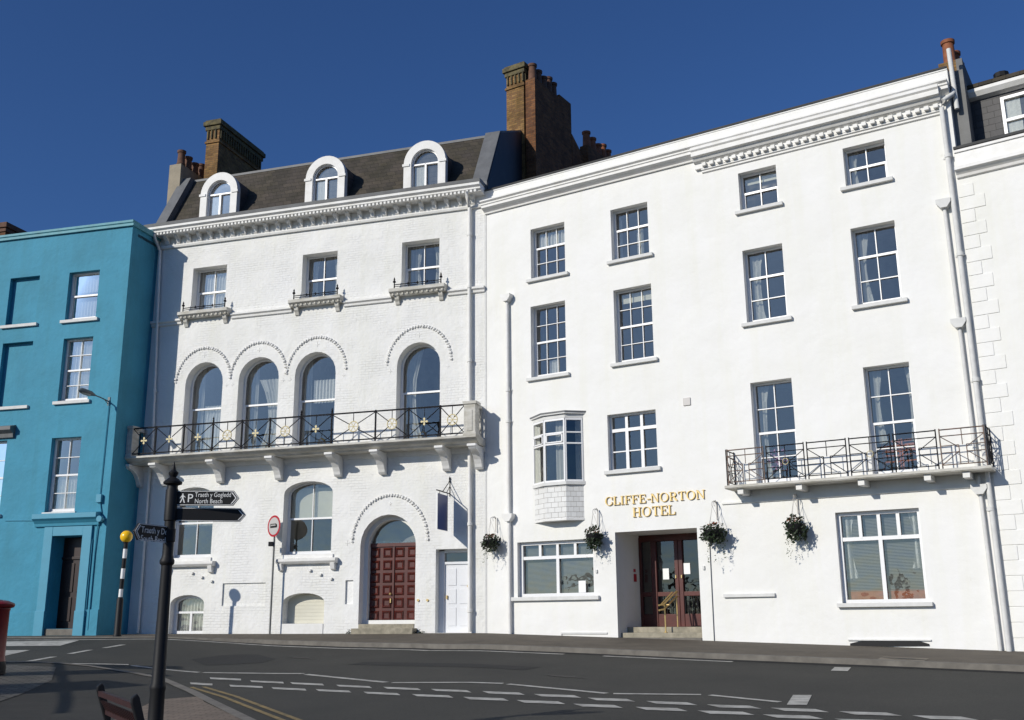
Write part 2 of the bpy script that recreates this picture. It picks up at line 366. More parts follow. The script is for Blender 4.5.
gquad('hatched_line', line([(-9.66, 22.16), (-8.11, 22.55)], .13)+line([(-7.99, 22.42), (-6.34, 21.61)], .13)+line([(-6.25, 21.58), (-4.16, 20.88), (-4.1, 20.8)], .13)
      + line([(-4.0, 20.65), (-2.21, 18.58)], .13)+line([(-2.1, 18.5), (-.19, 17.88)], .13)+line([(-.1, 17.78), (1.4, 16.42)], .13)+line([(1.5, 16.38), (2.8, 16.21)], .13)+line([(2.92, 16.15), (3.75, 15.3)], .13), 'marking')
r1 = [((-7.46, 20.97), (-7.03, 20.87)), ((-5.79, 20.46), (-5.05, 20.04)), ((-4.83, 19.71), (-4.07, 19.18)), ((-3.95, 19.06), (-3.25, 18.57)), ((-3.01, 18.33), (-2.34, 17.87)), ((-2.13, 17.71), (-1.48, 17.28)), ((-1.29, 17.12), (-.66, 16.73)), ((-.45, 16.61), (.16, 16.39)), ((.34, 16.22), (.98, 16.02)), ((1.12, 15.73), (1.72, 15.54)), ((1.93, 15.31), (2.53, 15.12)), ((2.72, 14.9), (3.32, 14.73)), ((3.52, 14.53), (4.12, 14.36)), ((4.32, 14.15), (4.94, 13.99)), ((5.13, 13.74), (5.74, 13.59)), ((5.95, 13.3), (6.55, 13.15)), ((6.75, 12.9), (7.35, 12.75))]
r2 = [((-5.91, 19.63), (-5.36, 19.27)), ((-5.02, 19.0), (-4.28, 18.51)), ((-4.11, 18.3), (-3.41, 17.84)), ((-3.24, 17.71), (-2.59, 17.29)), ((-2.36, 17.06), (-1.74, 16.66)), ((-1.53, 16.47), (-.9, 16.09)), ((-.71, 15.85), (-.08, 15.66)), ((.08, 15.45), (.71, 15.27)), ((.87, 15.01), (1.47, 14.84)), ((1.7, 14.65), (2.29, 14.49)), ((2.48, 14.26), (3.09, 14.11)), ((3.25, 13.86), (3.86, 13.72)), ((4.05, 13.45), (4.65, 13.3)), ((4.85, 13.05), (5.45, 12.9))]
def dashes(rows):
    o = []
    for a, b in rows:
        o.append(((a[0]-.05, a[1]+.15), (b[0]-.09, b[1]+.17), (b[0]+.0, b[1]-.15), (a[0]+.06, a[1]-.17)))
    return o
gquad('double_dashed_line', dashes(r1)+dashes(r2), 'marking')
gquad('marker_blocks', [((4.15, 16.1), (4.42, 16.07), (4.04, 14.97), (3.77, 15.0)), ((5.93, 19.87), (6.2, 19.77), (5.96, 19.22), (5.69, 19.33))], 'marking')
gquad('zebra_stripes', [((-16.2, 29.3), (-11.61, 28.46), (-11.48, 27.0), (-15.6, 28.0)), ((-15.0, 26.7), (-11.75, 25.95), (-11.67, 24.4), (-14.6, 25.2)), ((-14.3, 24.0), (-11.9, 23.4), (-11.8, 22.6), (-14.0, 23.1))], 'marking')
gquad('crossing_give_way_dashes', line([(-10.38, 22.9), (-10.28, 23.9)], .17)+line([(-10.22, 24.6), (-10.12, 25.5)], .17)+line([(-9.95, 25.95), (-9.8, 26.75)], .17), 'marking')
gquad('double_yellow_lines', line([(-5.68, 18.95), (-4.62, 17.15), (-2.95, 13.9), (-1.35, 10.7)], .075)+line([(-5.48, 18.98), (-4.42, 17.15), (-2.75, 13.9), (-1.15, 10.7)], .075), 'yellowline')
drape('concrete_surround', [(7.08, 20.55), (7.78, 20.1), (7.5, 19.65), (6.8, 20.1)], .104, 'concrete')
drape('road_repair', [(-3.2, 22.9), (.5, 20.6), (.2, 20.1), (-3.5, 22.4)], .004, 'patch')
for cx_, cy_, dz_ in ((7.29, 20.1, .110), (.9, 18.9, .006), (-4.8, 24.2, .006)):
    mb = MB(); zc_ = road_z(cx_, cy_)+dz_; tl = (road_z(cx_+.5, cy_)-road_z(cx_-.5, cy_), road_z(cx_, cy_+.5)-road_z(cx_, cy_-.5))
    def gp_(a, b, h=0.): return (cx_+a*.84-b*.54, cy_+a*.54*-1+b*.84, zc_+(a*.84-b*.54)*tl[0]+(-a*.54+b*.84)*tl[1]+h)
    mb.add([gp_(-.3, -.2), gp_(.3, -.2), gp_(.3, .2), gp_(-.3, .2)], [(0, 1, 2, 3)])
    for k in range(6): a_ = -.27+k*.1; mb.add([gp_(a_, -.17, .003), gp_(a_+.04, -.17, .003), gp_(a_+.04, .17, .003), gp_(a_, .17, .003)], [(0, 1, 2, 3)])
    o_ = mb.build('inspection_cover', 'cover', fix=False); tag(o_, {7.29: 'iron inspection cover in the pavement below the right ground floor window', .9: 'iron inspection cover in the road in front of the hotel', -4.8: 'iron inspection cover in the road in front of the arched villa'}[cx_], 'manhole cover')
drape('dark_road_patch', [(-7.29, 24.09), (-6.9, 25.1), (-6.45, 25.4), (-6.05, 25.28), (-5.4, 24.17), (-5.5, 23.36), (-6.64, 23.03)], .005, 'patch')  # area of darker colour laid over the road
kerbpts = [(-34, 26.0), (-20, 23.2), (-13.5, 22.4), (-11.95, 22.0), (-10.36, 21.6), (-9.09, 21.4), (-8.27, 21.1), (-7.13, 20.35), (-6.42, 19.67), (-5.87, 18.7), (-5.09, 17.2), (-4.32, 15.6), (-3.45, 13.8), (-1.9, 10.6), (-1.0, 8.0), (-.7, 3.0), (-.7, -12)]
drape('near_pavement', kerbpts+[(-34, -12)], .10, 'neartarmac', seg=.9, side=.2)
kin = []
for i, p in enumerate(kerbpts):
    a = Vector(kerbpts[max(i-1, 0)]); b_ = Vector(kerbpts[min(i+1, len(kerbpts)-1)]); d = (b_-a).normalized(); kin.append((p[0]+d.y*.14*1, p[1]-d.x*.14*1))
kout = [(p[0]-(q[0]-p[0])*.05, p[1]-(q[1]-p[1])*.05) for p, q in zip(kerbpts, kin)]
gquad('near_kerb', [(kout[i], kout[i+1], kin[i+1], kin[i]) for i in range(len(kin)-1)], 'kerbstone', dz=.112)
drape('brick_paving', [(-5.3, 16.0), (-4.75, 16.3), (-4.45, 15.5), (-3.62, 13.85), (-2.1, 10.6), (-1.2, 8.0), (-.9, 3), (-4.4, 3), (-4.7, 8), (-5.0, 13.5)], .108, 'paver', seg=.9)
drape('sett_paving', [(-20, 21.6), (-13, 21.0), (-10.4, 20.9), (-8.8, 20.6), (-8.0, 18.6), (-7.6, 16.6), (-7.2, 13.6), (-8.2, 8), (-20, 8)], .108, 'sett', seg=.9)

# ------------------------------------------------------------------ openings, walls, windows
def outline(u0, u1, z0, z1, rise=0., n=12, inset=0.):
    """closed outline: bottom-left, up, over the arch, down to bottom-right"""
    a, b = u0+inset, u1-inset; c0, c1 = z0+inset, z1-inset; rs = max(rise-inset*.0, 0) if rise else 0
    if not rise: return [(a, c0), (a, c1), (b, c1), (b, c0)]
    zs = z1-rise; uc = (a+b)/2; hw = (b-a)/2; hr = rise-inset
    pts = [(a, c0)]
    for i in range(n+1):
        t = pi*i/n; pts.append((uc-hw*cos(t), zs+hr*sin(t)))
    return pts+[(b, c0)]
def wall(F, u0, u1, z0, z1, ops, m, parent, name='wall', depth=9., flat_top=True, extra=None, y0=0.):
    mb = F.mb()
    us = sorted(set([u0, u1]+[o['u0'] for o in ops]+[o['u1'] for o in ops])); zs = sorted(set([z0, z1]+[o['z0'] for o in ops]+[o['z1'] for o in ops]))
    for a, b in zip(us, us[1:]):
        for c, d in zip(zs, zs[1:]):
            um, zm = (a+b)/2, (c+d)/2
            if any(o['u0'] < um < o['u1'] and o['z0'] < zm < o['z1'] for o in ops): continue
            mb.poly([(a, y0, c), (b, y0, c), (b, y0, d), (a, y0, d)])
    for o in ops:
        a, b, c, d, r, rise = o['u0'], o['u1'], o['z0'], o['z1'], o.get('r', .25), o.get('rise', 0)
        ol = outline(a, b, c, d, rise)
        if rise:
            k = len(ol)-2; mid = 1+k//2; zs_ = d-rise; uc = (a+b)/2
            arc = ol[1:-1]; h = len(arc)//2
            mb.poly([(p[0], y0, p[1]) for p in [(a, d)]+arc[:h+1][::-1] ][:]) if False else None
            left = [(a, zs_), (a, d), (uc, d)]+arc[1:h+1][::-1]; right = [(uc, d), (b, d), (b, zs_)]+arc[h:-1][::-1]
            if arc[h] != (uc, d): left = [(a, d)]+arc[0:h+1][::-1]; right = arc[h:][::-1]+[(b, d)] if False else [(b, d)]+arc[h:]
            mb.poly([(p[0], y0, p[1]) for p in left]); mb.poly([(p[0], y0, p[1]) for p in right])
        n = len(ol)
        for i in range(n):
            p, q = ol[i], ol[(i+1) % n]; mb.poly([(p[0], y0, p[1]), (q[0], y0, q[1]), (q[0], y0+r, q[1]), (p[0], y0+r, p[1])])
        if o.get('blind'): mb.poly([(p[0], y0+r, p[1]) for p in ol])
    # sides and back
    mb.poly([(u0, y0, z0), (u0, y0, z1), (u0, depth, z1), (u0, depth, z0)]); mb.poly([(u1, y0, z0), (u1, depth, z0), (u1, depth, z1), (u1, y0, z1)])
    mb.poly([(u0, depth, z0), (u1, depth, z0), (u1, depth, z1), (u0, depth, z1)])
    if extra: extra(mb)
    return mb.build(name, m, parent, fix=False)
def ring(mb, o1, o2, y0, y1):
    n = len(o1)
    for i in range(n):
        a, b, c, d = o1[i], o1[(i+1) % n], o2[(i+1) % n], o2[i]
        mb.poly([(a[0], y0, a[1]), (b[0], y0, b[1]), (c[0], y0, c[1]), (d[0], y0, d[1])])
        mb.poly([(d[0], y0, d[1]), (c[0], y0, c[1]), (c[0], y1, c[1]), (d[0], y1, d[1])])
        mb.poly([(a[0], y0, a[1]), (b[0], y0, b[1]), (b[0], y1, b[1]), (a[0], y1, a[1])])
def arch_z(u, u0, u1, z1, rise):
    if not rise: return z1
    uc = (u0+u1)/2; hw = (u1-u0)/2; t = max(1-((u-uc)/hw)**2, 0); return z1-rise+rise*sqrt(t)
def wavy(F, u0, u1, z0, z1, y, amp=.03, wl=.11, ztop=None, gather=0.):
    mb = F.mb(); n = max(6, int((u1-u0)/.022)); m_ = 6; g = random.random()*6
    for j in range(m_+1):
        for i in range(n+1):
            t = i/n; s = j/m_; uu = u0+(u1-u0)*t*(1-gather*sin(pi*s)*.5 if gather > 0 else 1) if gather >= 0 else u1-(u1-u0)*(1-t)*(1+gather*sin(pi*s)*.5)
            zt = ztop(uu) if ztop else z1
            mb.v.append(Vector((uu, y+amp*sin(g+uu/wl*2*pi+.4*sin(3*s)), z0+(zt-z0)*s)))
    mb.f = [(j*(n+1)+i, j*(n+1)+i+1, (j+1)*(n+1)+i+1, (j+1)*(n+1)+i) for j in range(m_) for i in range(n)]
    return mb
def window(F, parent, u0, u1, z0, z1, r=.25, rise=0., cols=2, rows=(2, 2), split=.5, fw=.046, bar=.021, m='pvc', curtain=None, sill=None, style='sash', lab=None, name='window', depth=2.2, glass='glass', yo=0., top=None, room=True):
    y = r+yo-.06
    o1 = outline(u0+.002, u1-.002, z0+.002, z1-.002, rise); o2 = outline(u0, u1, z0, z1, rise, inset=fw)
    mb = F.mb(); ring(mb, o1, o2, y, y+.07)
    a, b, c, d = u0+fw, u1-fw, z0+fw, z1-fw
    ys = y+.03
    def vbar(u, za, zb_, w=bar, yy=ys): mb.box(u-w/2, u+w/2, yy, yy+.03, za, min(zb_, arch_z(u, a, b, d, max(rise-fw, 0)) if rise else zb_))
    def hbar(z, w=bar, ua=a, ub=b, yy=ys):
        if rise and z > d-(rise-fw):
            hw = (b-a)/2*sqrt(max(1-((z-(d-rise+fw))/(rise-fw))**2, 0)); ua, ub = (a+b)/2-hw, (a+b)/2+hw
        mb.box(ua, ub, yy, yy+.034, z-w/2, z+w/2)
    if style == 'sash':
        zm = c+(d-c)*split
        hbar(zm, .055, yy=ys-.012)
        mb.box(a, a+.035, ys-.004, ys+.035, c, zm); mb.box(b-.035, b, ys-.004, ys+.035, c, zm); mb.box(a, b, ys-.004, ys+.035, c, c+.07)
        for k in range(1, cols): vbar(a+(b-a)*k/cols, c, d)
        for k in range(1, rows[0]): hbar(zm+(d-zm)*k/rows[0])
        for k in range(1, rows[1]): hbar(c+(zm-c)*k/rows[1])
    elif style == 'toplights':            # row of small lights over large panes
        zt = d-top; hbar(zt, .085, yy=ys-.012)
        for k in range(1, cols): vbar(a+(b-a)*k/cols, zt, d, .075, ys-.015)
        for k in range(1, rows[0]): vbar(a+(b-a)*k/rows[0], c, zt, .085, ys-.015)
        if rows[1] == 2: hbar(c+(zt-c)*.45, .03)
    elif style == 'casement':
        zt = d-top; hbar(zt, .06, yy=ys-.01); vbar((a+b)/2, c, d if not rise else zt, .07, ys-.012)
    w = mb.build(name, m, parent)
    if lab: w['label'] = lab
    g = F.mb(); og = outline(u0, u1, z0, z1, rise, inset=fw-.005); g.poly([(p[0], ys+.045, p[1]) for p in og]); g.build('pane', glass, w, fix=False)
    if room:
        R = F.mb(); X0, X1, Z0, Z1, Y0, Y1 = u0-.25, u1+.25, z0-.1, z1+.2, r+yo+.012, r+yo+depth
        R.poly([(X0, Y1, Z0), (X1, Y1, Z0), (X1, Y1, Z1), (X0, Y1, Z1)]); R.poly([(X0, Y0, Z0), (X0, Y1, Z0), (X0, Y1, Z1), (X0, Y0, Z1)]); R.poly([(X1, Y0, Z0), (X1, Y1, Z0), (X1, Y1, Z1), (X1, Y0, Z1)])
        R.poly([(X0, Y0, Z0), (X1, Y0, Z0), (X1, Y1, Z0), (X0, Y1, Z0)]); R.poly([(X0, Y0, Z1), (X1, Y0, Z1), (X1, Y1, Z1), (X0, Y1, Z1)])
        R.build('room_lining', 'interior', w, fix=False)
    yc = r+yo+.1
    for cu in (curtain or []):
        kind, f0, f1, g0, g1 = cu[:5]; A, B, C_, D_ = a+(b-a)*f0, a+(b-a)*f1, c+(d-c)*g0, c+(d-c)*g1
        if kind == 'slat':
            q = F.mb(); k = C_
            while k < D_: q.add([(A, yc-.012, k), (B, yc-.012, k), (B, yc+.012, k+.022), (A, yc+.012, k+.022)], [(0, 1, 2, 3)]); k += .032
            q.build('venetian_blind', 'blind', w, fix=False)
        elif kind == 'flat':
            q = F.mb(); q.box(A, B, yc, yc+.01, C_, D_); q.build('roller_blind', 'cream', w)
        else:
            zt = (lambda u_: arch_z(u_, a-.05, b+.05, d+.05, rise)) if rise and g1 >= 1 else None
            q = wavy(F, A, B, C_, D_+.03, yc+(.04 if kind != 'lace' else 0), ztop=zt, gather=cu[5] if len(cu) > 5 else 0.)
            q.build('net_curtain' if kind == 'lace' else 'curtain', 'lace' if kind == 'lace' else 'curtain', w, smooth=True, fix=False)
    if sill:
        zt, zb_, ex, out, ms = sill; s = F.mb(); s.box(u0-ex, u1+ex, -out, min(y, .2), zb_, zt); s.build('sill', ms, w, bevel=.008)
    return w

# ------------------------------------------------------------------ BLUE HOUSE
blue = FB.root('blue_terraced_house'); blue.scale = (1.009, 1.009, 1.009); tag(blue, 'bright blue rendered terraced house at the left end of the row', 'house')
BO = [dict(u0=-4.45, u1=-3.32, z0=9.31, z1=10.92, r=.16, blind=1), dict(u0=-4.45, u1=-3.30, z0=6.62, z1=8.72, r=.16, blind=1),
      dict(u0=-2.2, u1=-1.07, z0=9.30, z1=10.9, r=.22), dict(u0=-2.16, u1=-1.08, z0=6.67, z1=8.70, r=.22), dict(u0=-2.22, u1=-1.16, z0=3.25, z1=5.53, r=.22),
      dict(u0=-1.79, u1=-.76, z0=-.16, z1=2.52, r=.55), dict(u0=-4.95, u1=-3.86, z0=3.25, z1=5.55, r=.22),
      dict(u0=-7.3, u1=-6.2, z0=9.30, z1=10.9, r=.22), dict(u0=-7.3, u1=-6.2, z0=6.67, z1=8.7, r=.22)]
wall(FB, -9.5, 0, -.6, 12.25, BO, 'blue', blue, depth=9)
mb = FB.mb(); mb.prism([(-.07, 12.25), (-.07, 12.34), (-.1, 12.36), (-.1, 12.44), (.3, 12.44), (.3, 12.25)], 'x', -9.5, .07); mb.box(-.1, .07, .3, 9, 12.25, 12.43); mb.build('coping', 'bluecoping', blue, bevel=.01)
mb = FB.mb(); mb.box(-9.5, 0, .3, 9, 12.0, 12.1); mb.build('roof', 'rooftop', blue)
window(FB, blue, -2.2, -1.07, 9.30, 10.9, .22, cols=1, rows=(1, 1), split=.52, curtain=[('lace', 0, 1, .02, .4), ('lace', 0, 1, .62, 1), ('curtain', 0, .14, 0, 1), ('curtain', .88, 1, 0, 1)], sill=(9.30, 9.2, .12, .08, 'sill'))
window(FB, blue, -2.16, -1.08, 6.67, 8.70, .22, cols=2, rows=(2, 2), curtain=[('lace', 0, .48, 0, 1), ('lace', .5, 1, 0, .97)], sill=(6.67, 6.57, .12, .08, 'sill'))
window(FB, blue, -2.22, -1.16, 3.25, 5.53, .22, cols=2, rows=(2, 2), curtain=[('lace', 0, 1, .0, .5), ('curtain', 0, .1, 0, 1)], sill=(3.25, 3.16, .06, .05, 'sill'))
window(FB, blue, -4.95, -3.86, 3.25, 5.55, .22, cols=2, rows=(2, 2), curtain=[('lace', 0, 1, 0, 1)], sill=(3.25, 3.16, .1, .08, 'sill'))
for z0, z1 in ((9.3, 10.9), (6.67, 8.7)): window(FB, blue, -7.3, -6.2, z0, z1, .22, cols=2, rows=(2, 2), curtain=[('lace', 0, 1, 0, .6)], sill=(z0, z0-.1, .12, .08, 'sill'))
for z in (9.31, 6.62):
    mb = FB.mb(); mb.box(-4.58, -3.2, -.08, .15, z-.1, z); mb.build('sill', 'sill', blue, bevel=.008)
mb = FB.mb(); mb.prism([(0, 5.6), (-.08, 5.62), (-.1, 5.74), (-.24, 5.84), (-.24, 5.95), (0, 6.02)], 'x', -5.2, -3.6); mb.build('window_hood', 'lead', blue)
mb = FB.mb(); mb.prism([(0, 2.80), (-.07, 2.82), (-.09, 2.90), (-.16, 2.98), (-.24, 3.04), (-.24, 3.18), (0, 3.22)], 'x', -2.46, -.22); mb.build('door_cornice', 'bluetrim', blue, bevel=.006)
mb = FB.mb(); mb.box(-2.1, -1.80, -.07, .0, -.6, 2.80); mb.box(-.75, -.44, -.07, .0, -.6, 2.80); mb.box(-1.80, -.75, -.065, 0, 2.53, 2.8); mb.box(-2.12, -1.79, -.1, 0, -.6, .35); mb.box(-.76, -.42, -.1, 0, -.6, .35); mb.each('door_surround', 'bluetrim', blue, bevel=.008)
mb = FB.mb(); mb.box(-3.9, -2.13, -.025, 0, -.6, .33); mb.box(-9.5, -3.9, -.025, 0, -.6, .33); mb.box(-.41, 0, -.03, 0, -.6, .38); mb.each('plinth', 'blue', blue, bevel=.01)
mb = FB.mb(); mb.box(-1.79, -.76, .48, .56, -.16, 2.5)
for zz in ((.05, .75), (.9, 1.75)):
    for uu in ((-1.66, -1.33), (-1.22, -.89)): mb.box(uu[0], uu[1], .455, .48, *zz)
mb.box(-1.79, -.76, .44, .5, 1.86, 1.94)
dr = mb.build('door', 'browndoor', blue, bevel=.006)
mb = FB.mb(); mb.tube([(-.95, .44, .95), (-.95, .4, .95)], .03); mb.box(-1.02, -.92, .43, .48, 1.9, 1.93); mb.build('handle', 'brass', dr)
mb = FB.mb(); mb.box(-1.788, -.762, -.01, .48, -.35, -.165); mb.build('doorstep', 'kerbstone', blue, bevel=.01)
mb = FB.mb(); mb.tube([(-.27, -.03, 6.6), (-.3, -.03, 3.7)], .014, 6); mb.tube([(-.29, -.03, 3.55), (-.2, -.03, 3.2), (-.28, -.04, 2.7), (-.3, -.03, 2.0), (-.3, -.03, -.2)], .018, 6); mb.tube([(-3.6, -.02, 3.05), (-2.5, -.02, 3.02)], .012, 6); mb.tube([(-.42, -.03, 2.4), (-.42, -.03, .2)], .014, 6); mb.each('cable', 'bluetrim', blue)
mb = FB.mb(); mb.box(-.38, -.2, -.1, 0, 3.48, 3.72); mb.build('junction_box', 'bluetrim', blue, bevel=.01)
mb = FB.mb(); mb.tube([(-.12, -.1, 2.98), (-.12, -.22, 2.98)], .09, 14); mb.tube([(-.12, 0, 2.98), (-.12, -.1, 2.98)], .05, 10); mb.build('intercom_lamp', 'bluetrim', blue)
def stack(F, parent, u0, u1, y0, y1, z0, z1, m, capm='lichen', pots=(), potm='terracotta', cap=.3, name='chimney', frieze=True, pr=.12, ph=.5, lab=None):
    mb = F.mb(); mb.box(u0, u1, y0, y1, z0, z1)
    if frieze: mb.box(u0-.04, u1+.04, y0-.04, y1+.04, z1-.78, z1-.70)
    c = mb.build(name, m, parent)
    if lab: c['label'] = lab
    if cap:
        mb = F.mb(); mb.box(u0-.05, u1+.05, y0-.05, y1+.05, z1-.28, z1-.12); mb.box(u0-.11, u1+.11, y0-.11, y1+.11, z1-.12, z1+.05); mb.box(u0-.06, u1+.06, y0-.06, y1+.06, z1+.05, z1+.12)
        if frieze:
            k = u0+.04
            while k < u1-.02: mb.box(k, k+.06, y0-.055, y0+.02, z1-.62, z1-.285); k += .155
            k = y0+.04
            while k < y1: mb.box(u1-.02, u1+.055, k, k+.06, z1-.62, z1-.285); k += .155
        mb.build('cap', capm, c, bevel=.02)
    for i, (pu, py) in enumerate(pots):
        h = ph*(1-.12*((i*7) % 3)); q = F.mb(); q.lathe([(pr*.95, 0), (pr, .04), (pr*.85, .08), (pr*.78, h-.1), (pr*.95, h-.08), (pr*.98, h), (pr*.7, h), (pr*.7, h-.1)], (pu, py, z1+(.1 if cap else 0)), 14); q.build('chimney_pot', potm, c, smooth=True)
    return c
stack(FB, blue, -10.6, -9.5, 5, 8, 11, 15.25, 'redbrick', capm='darkpot', frieze=False, pots=[], cap=.3)
stack(FB, blue, -9.42, -9.0, 5.5, 8, 11, 15.0, 'redbrick', capm='darkpot', frieze=False, pots=[], cap=0)

# ------------------------------------------------------------------ VILLA (white house with arches)
villa = FV.root('white_arched_villa'); tag(villa, 'white painted brick villa with arched windows, long balcony and slate mansard roof', 'house')
FL = [(-10.14, -8.87), (-6.12, -4.9), (-2.71, -1.48)]
AR = [(-10.13, -8.76), (-8.19, -6.77), (-6.21, -4.82), (-2.80, -1.42)]
VO = [dict(u0=a, u1=b, z0=9.72, z1=11.25, r=.34) for a, b in FL]
VO += [dict(u0=a, u1=b, z0=4.99, z1=8.03, rise=.7, r=.36) for a, b in AR]
VO += [dict(u0=-10.3, u1=-8.8, z0=1.9, z1=4.05, rise=.36, r=.34), dict(u0=-6.39, u1=-4.77, z0=1.9, z1=4.05, rise=.36, r=.34),
       dict(u0=-10.1, u1=-8.92, z0=-.34, z1=.80, rise=.26, r=.28), dict(u0=-6.27, u1=-4.92, z0=-.24, z1=.80, rise=.26, r=.34),
       dict(u0=-3.83, u1=-2.10, z0=-.10, z1=2.97, rise=.86, r=.55), dict(u0=-1.49, u1=-.53, z0=-.33, z1=1.94, r=.36), dict(u0=-8.32, u1=-6.87, z0=.46, z1=1.12, r=.05, blind=1), dict(u0=-4.27, u1=-4.02, z0=.47, z1=1.14, r=.06, blind=1)]
wall(FV, -11.95, 0, -.6, 12.62, VO, 'paintbrick', villa, depth=9)
# cornice
mb = FV.mb(); mb.prism([(0, 12.05), (-.07, 12.05), (-.09, 12.11), (-.07, 12.15), (0, 12.15)], 'x', -11.75, -.02)
mb.prism([(0, 12.44), (-.36, 12.44), (-.38, 12.47), (-.44, 12.50), (-.44, 12.55), (-.52, 12.60), (-.52, 12.68), (0, 12.68)], 'x', -11.78, -.02)
k = -11.65
while k < -.1: mb.prism([(-.02, 12.16), (-.07, 12.2), (-.11, 12.3), (-.22, 12.37), (-.26, 12.44), (-.02, 12.44)], 'x', k, k+.12); k += .415
vcor = mb.build('cornice', 'trimwhite', villa)
mb = FV.mb(); k = -11.74
while k < -.1: mb.box(k, k+.065, -.43, -.37, 12.415, 12.485); k += .128
mb.each('cornice_bead', 'trimwhite', vcor)
mb = FV.mb(); mb.prism([(-.53, 12.68), (-.55, 12.78), (-.3, 12.8), (.02, 12.8), (.02, 12.68)], 'x', -11.8, -.0); mb.build('gutter', 'lead', villa)
# roof
prof = [(-.02, 12.75), (.10, 12.75), (1.42, 15.10), (1.55, 15.12), (8.9, 15.12), (8.9, 12.5), (-.02, 12.5)]
mb = FV.mb(); mb.prism(prof, 'x', -11.75, -.1); roof = mb.build('mansard_roof', 'slate', villa)
mb = FV.mb(); mb.prism([(1.38, 15.06), (1.38, 15.14), (1.62, 15.16), (1.62, 15.08)], 'x', -11.4, -.4); mb.build('ridge_roll', 'lead', roof)
mb = FV.mb(); mb.prism([(-.10, 12.81), (.0, 13.0), (1.2, 15.16), (2.4, 15.2), (2.4, 12.5), (.02, 12.5), (.02, 12.81)], 'x', -11.78, -11.38); mb.build('party_wall_coping', 'lead', villa)
mb = FV.mb(); mb.prism([(.0, 12.64), (.0, 12.9), (1.3, 15.18), (3.7, 16.35), (3.7, 11.5), (1., 11.5)], 'x', -.45, .04); mb.build('party_wall_coping', 'lead', villa)
mb = FV.mb(); mb.prism([(.02, 12.3), (.02, 12.85), (1.32, 15.12), (3.7, 16.28), (3.7, 11.5), (.3, 11.5)], 'x', .0402, .06); mb.build('party_wall_shaded_side', 'shadedlead', villa)  # right side of the lead slab, its shade put into the dark colour
stack(FV, villa, -11.12, -10.6, 1.58, 4.4, 14.2, 17.36, 'yellowbrick')
stack(FV, villa, -12.15, -11.68, 1.0, 3.0, 11.8, 15.66, 'buff', cap=0, frieze=False, pots=[(-11.8, 1.15), (-11.8, 1.55), (-11.8, 1.95), (-11.8, 2.35)], potm='darkpot', pr=.16, ph=.55)
# dormers
for (a, b) in [(-10.10, -8.70), (-6.17, -4.77), (-2.73, -1.33)]:
    z0, z1, rise = 12.8, 14.57, .72; yf = .04
    o1 = outline(a, b, z0, z1, rise, 16); o2 = outline(a+.25, b-.25, z0+.06, z1-.27, .46, 16)
    mb = FV.mb(); ring(mb, o1, o2, yf, yf+.2)
    mb.box(a-.035, a+.2, yf-.03, yf+.12, 13.78, 13.86); mb.box(b-.2, b+.035, yf-.03, yf+.12, 13.78, 13.86)
    dm = mb.build('dormer', 'trimwhite', villa)
    mb = FV.mb(); mb.prism([(p[0], p[1]-.03) for p in outline(a+.03, b-.03, z0, z1, rise, 16)], 'y', yf+.19, 1.6); mb.build('dormer_body', 'darkslate', dm)
    mb = FV.mb(); uc = (a+b)/2; ring(mb, outline(a+.25, b-.25, z0+.06, z1-.27, .46, 16), outline(a+.25, b-.25, z0+.06, z1-.27, .46, 16, inset=.035), yf+.11, yf+.16)
    mb.box(uc-.028, uc+.028, yf+.1, yf+.15, z0+.1, 13.84); mb.box(a+.28, b-.28, yf+.1, yf+.15, 13.81, 13.855)
    mb.build('dormer_window', 'pvc', dm)
    mb = FV.mb(); mb.poly([(p[0], yf+.17, p[1]) for p in outline(a+.25, b-.25, z0+.06, z1-.27, .46, 16, inset=.03)]); mb.build('pane', 'glass', dm, fix=False)
    mb = wavy(FV, a+.3, uc-.06, z0+.1, 13.85, yf+.18, amp=.004); mb.build('net_curtain', 'lace', dm, smooth=True, fix=False)
# string course and sills of the top floor
mb = FV.mb(); cur = -11.75
for (a, b) in FL+[(.6, .7)]:
    e = min(a-.28, -.02); mb.prism([(0, 9.36), (-.06, 9.38), (-.07, 9.44), (-.13, 9.48), (-.13, 9.54), (0, 9.57)], 'x', cur, e); cur = b+.3
mb.each('string_course', 'trimwhite', villa)
for i, (a, b) in enumerate(FL):
    w = window(FV, villa, a, b, 9.72, 11.25, .34, cols=2, rows=(1, 1), split=.48, curtain=[('curtain', 0, .42 if i != 1 else .3, 0, 1, .5), ('curtain', .72, 1, 0, 1, -.5)] if i != 0 else [('lace', 0, 1, 0, 1)])
    mb = FV.mb(); mb.prism([(0, 9.50), (-.18, 9.5), (-.22, 9.56), (-.30, 9.60), (-.30, 9.70), (.3, 9.72), (.3, 9.5)], 'x', a-.28, b+.28)
    for k in range(11): mb.box(a-.2+k*(b-a+.36)/10, a-.15+k*(b-a+.36)/10, -.24, -.17, 9.51, 9.56)
    for uu in (a-.15, b+.03): mb.prism([(0, 9.24), (-.05, 9.26), (-.08, 9.34), (-.13, 9.4), (-.15, 9.5), (0, 9.5)], 'x', uu, uu+.13)
    mb.build('sill', 'stonewhite', w)
    mb = FV.mb(); mb.tube([(a-.14, -.2, 9.84), (b+.14, -.2, 9.84)], .014, 6); mb.tube([(a-.14, -.2, 9.78), (b+.14, -.2, 9.78)], .01, 6)
    for uu in (a-.14, b+.14): mb.lathe([(.02, 0), (.018, .2), (.05, .22), (.04, .26), (.015, .28), (.03, .31), (.002, .38)], (uu, -.2, 9.7), 8)
    for k in range(1, 4): uu = a+(b-a)*k/4; mb.lathe([(.03, 0), (.03, .04), (.004, .08)], (uu, -.2, 9.81), 6)
    mb.build('window_guard_rail', 'iron', w)
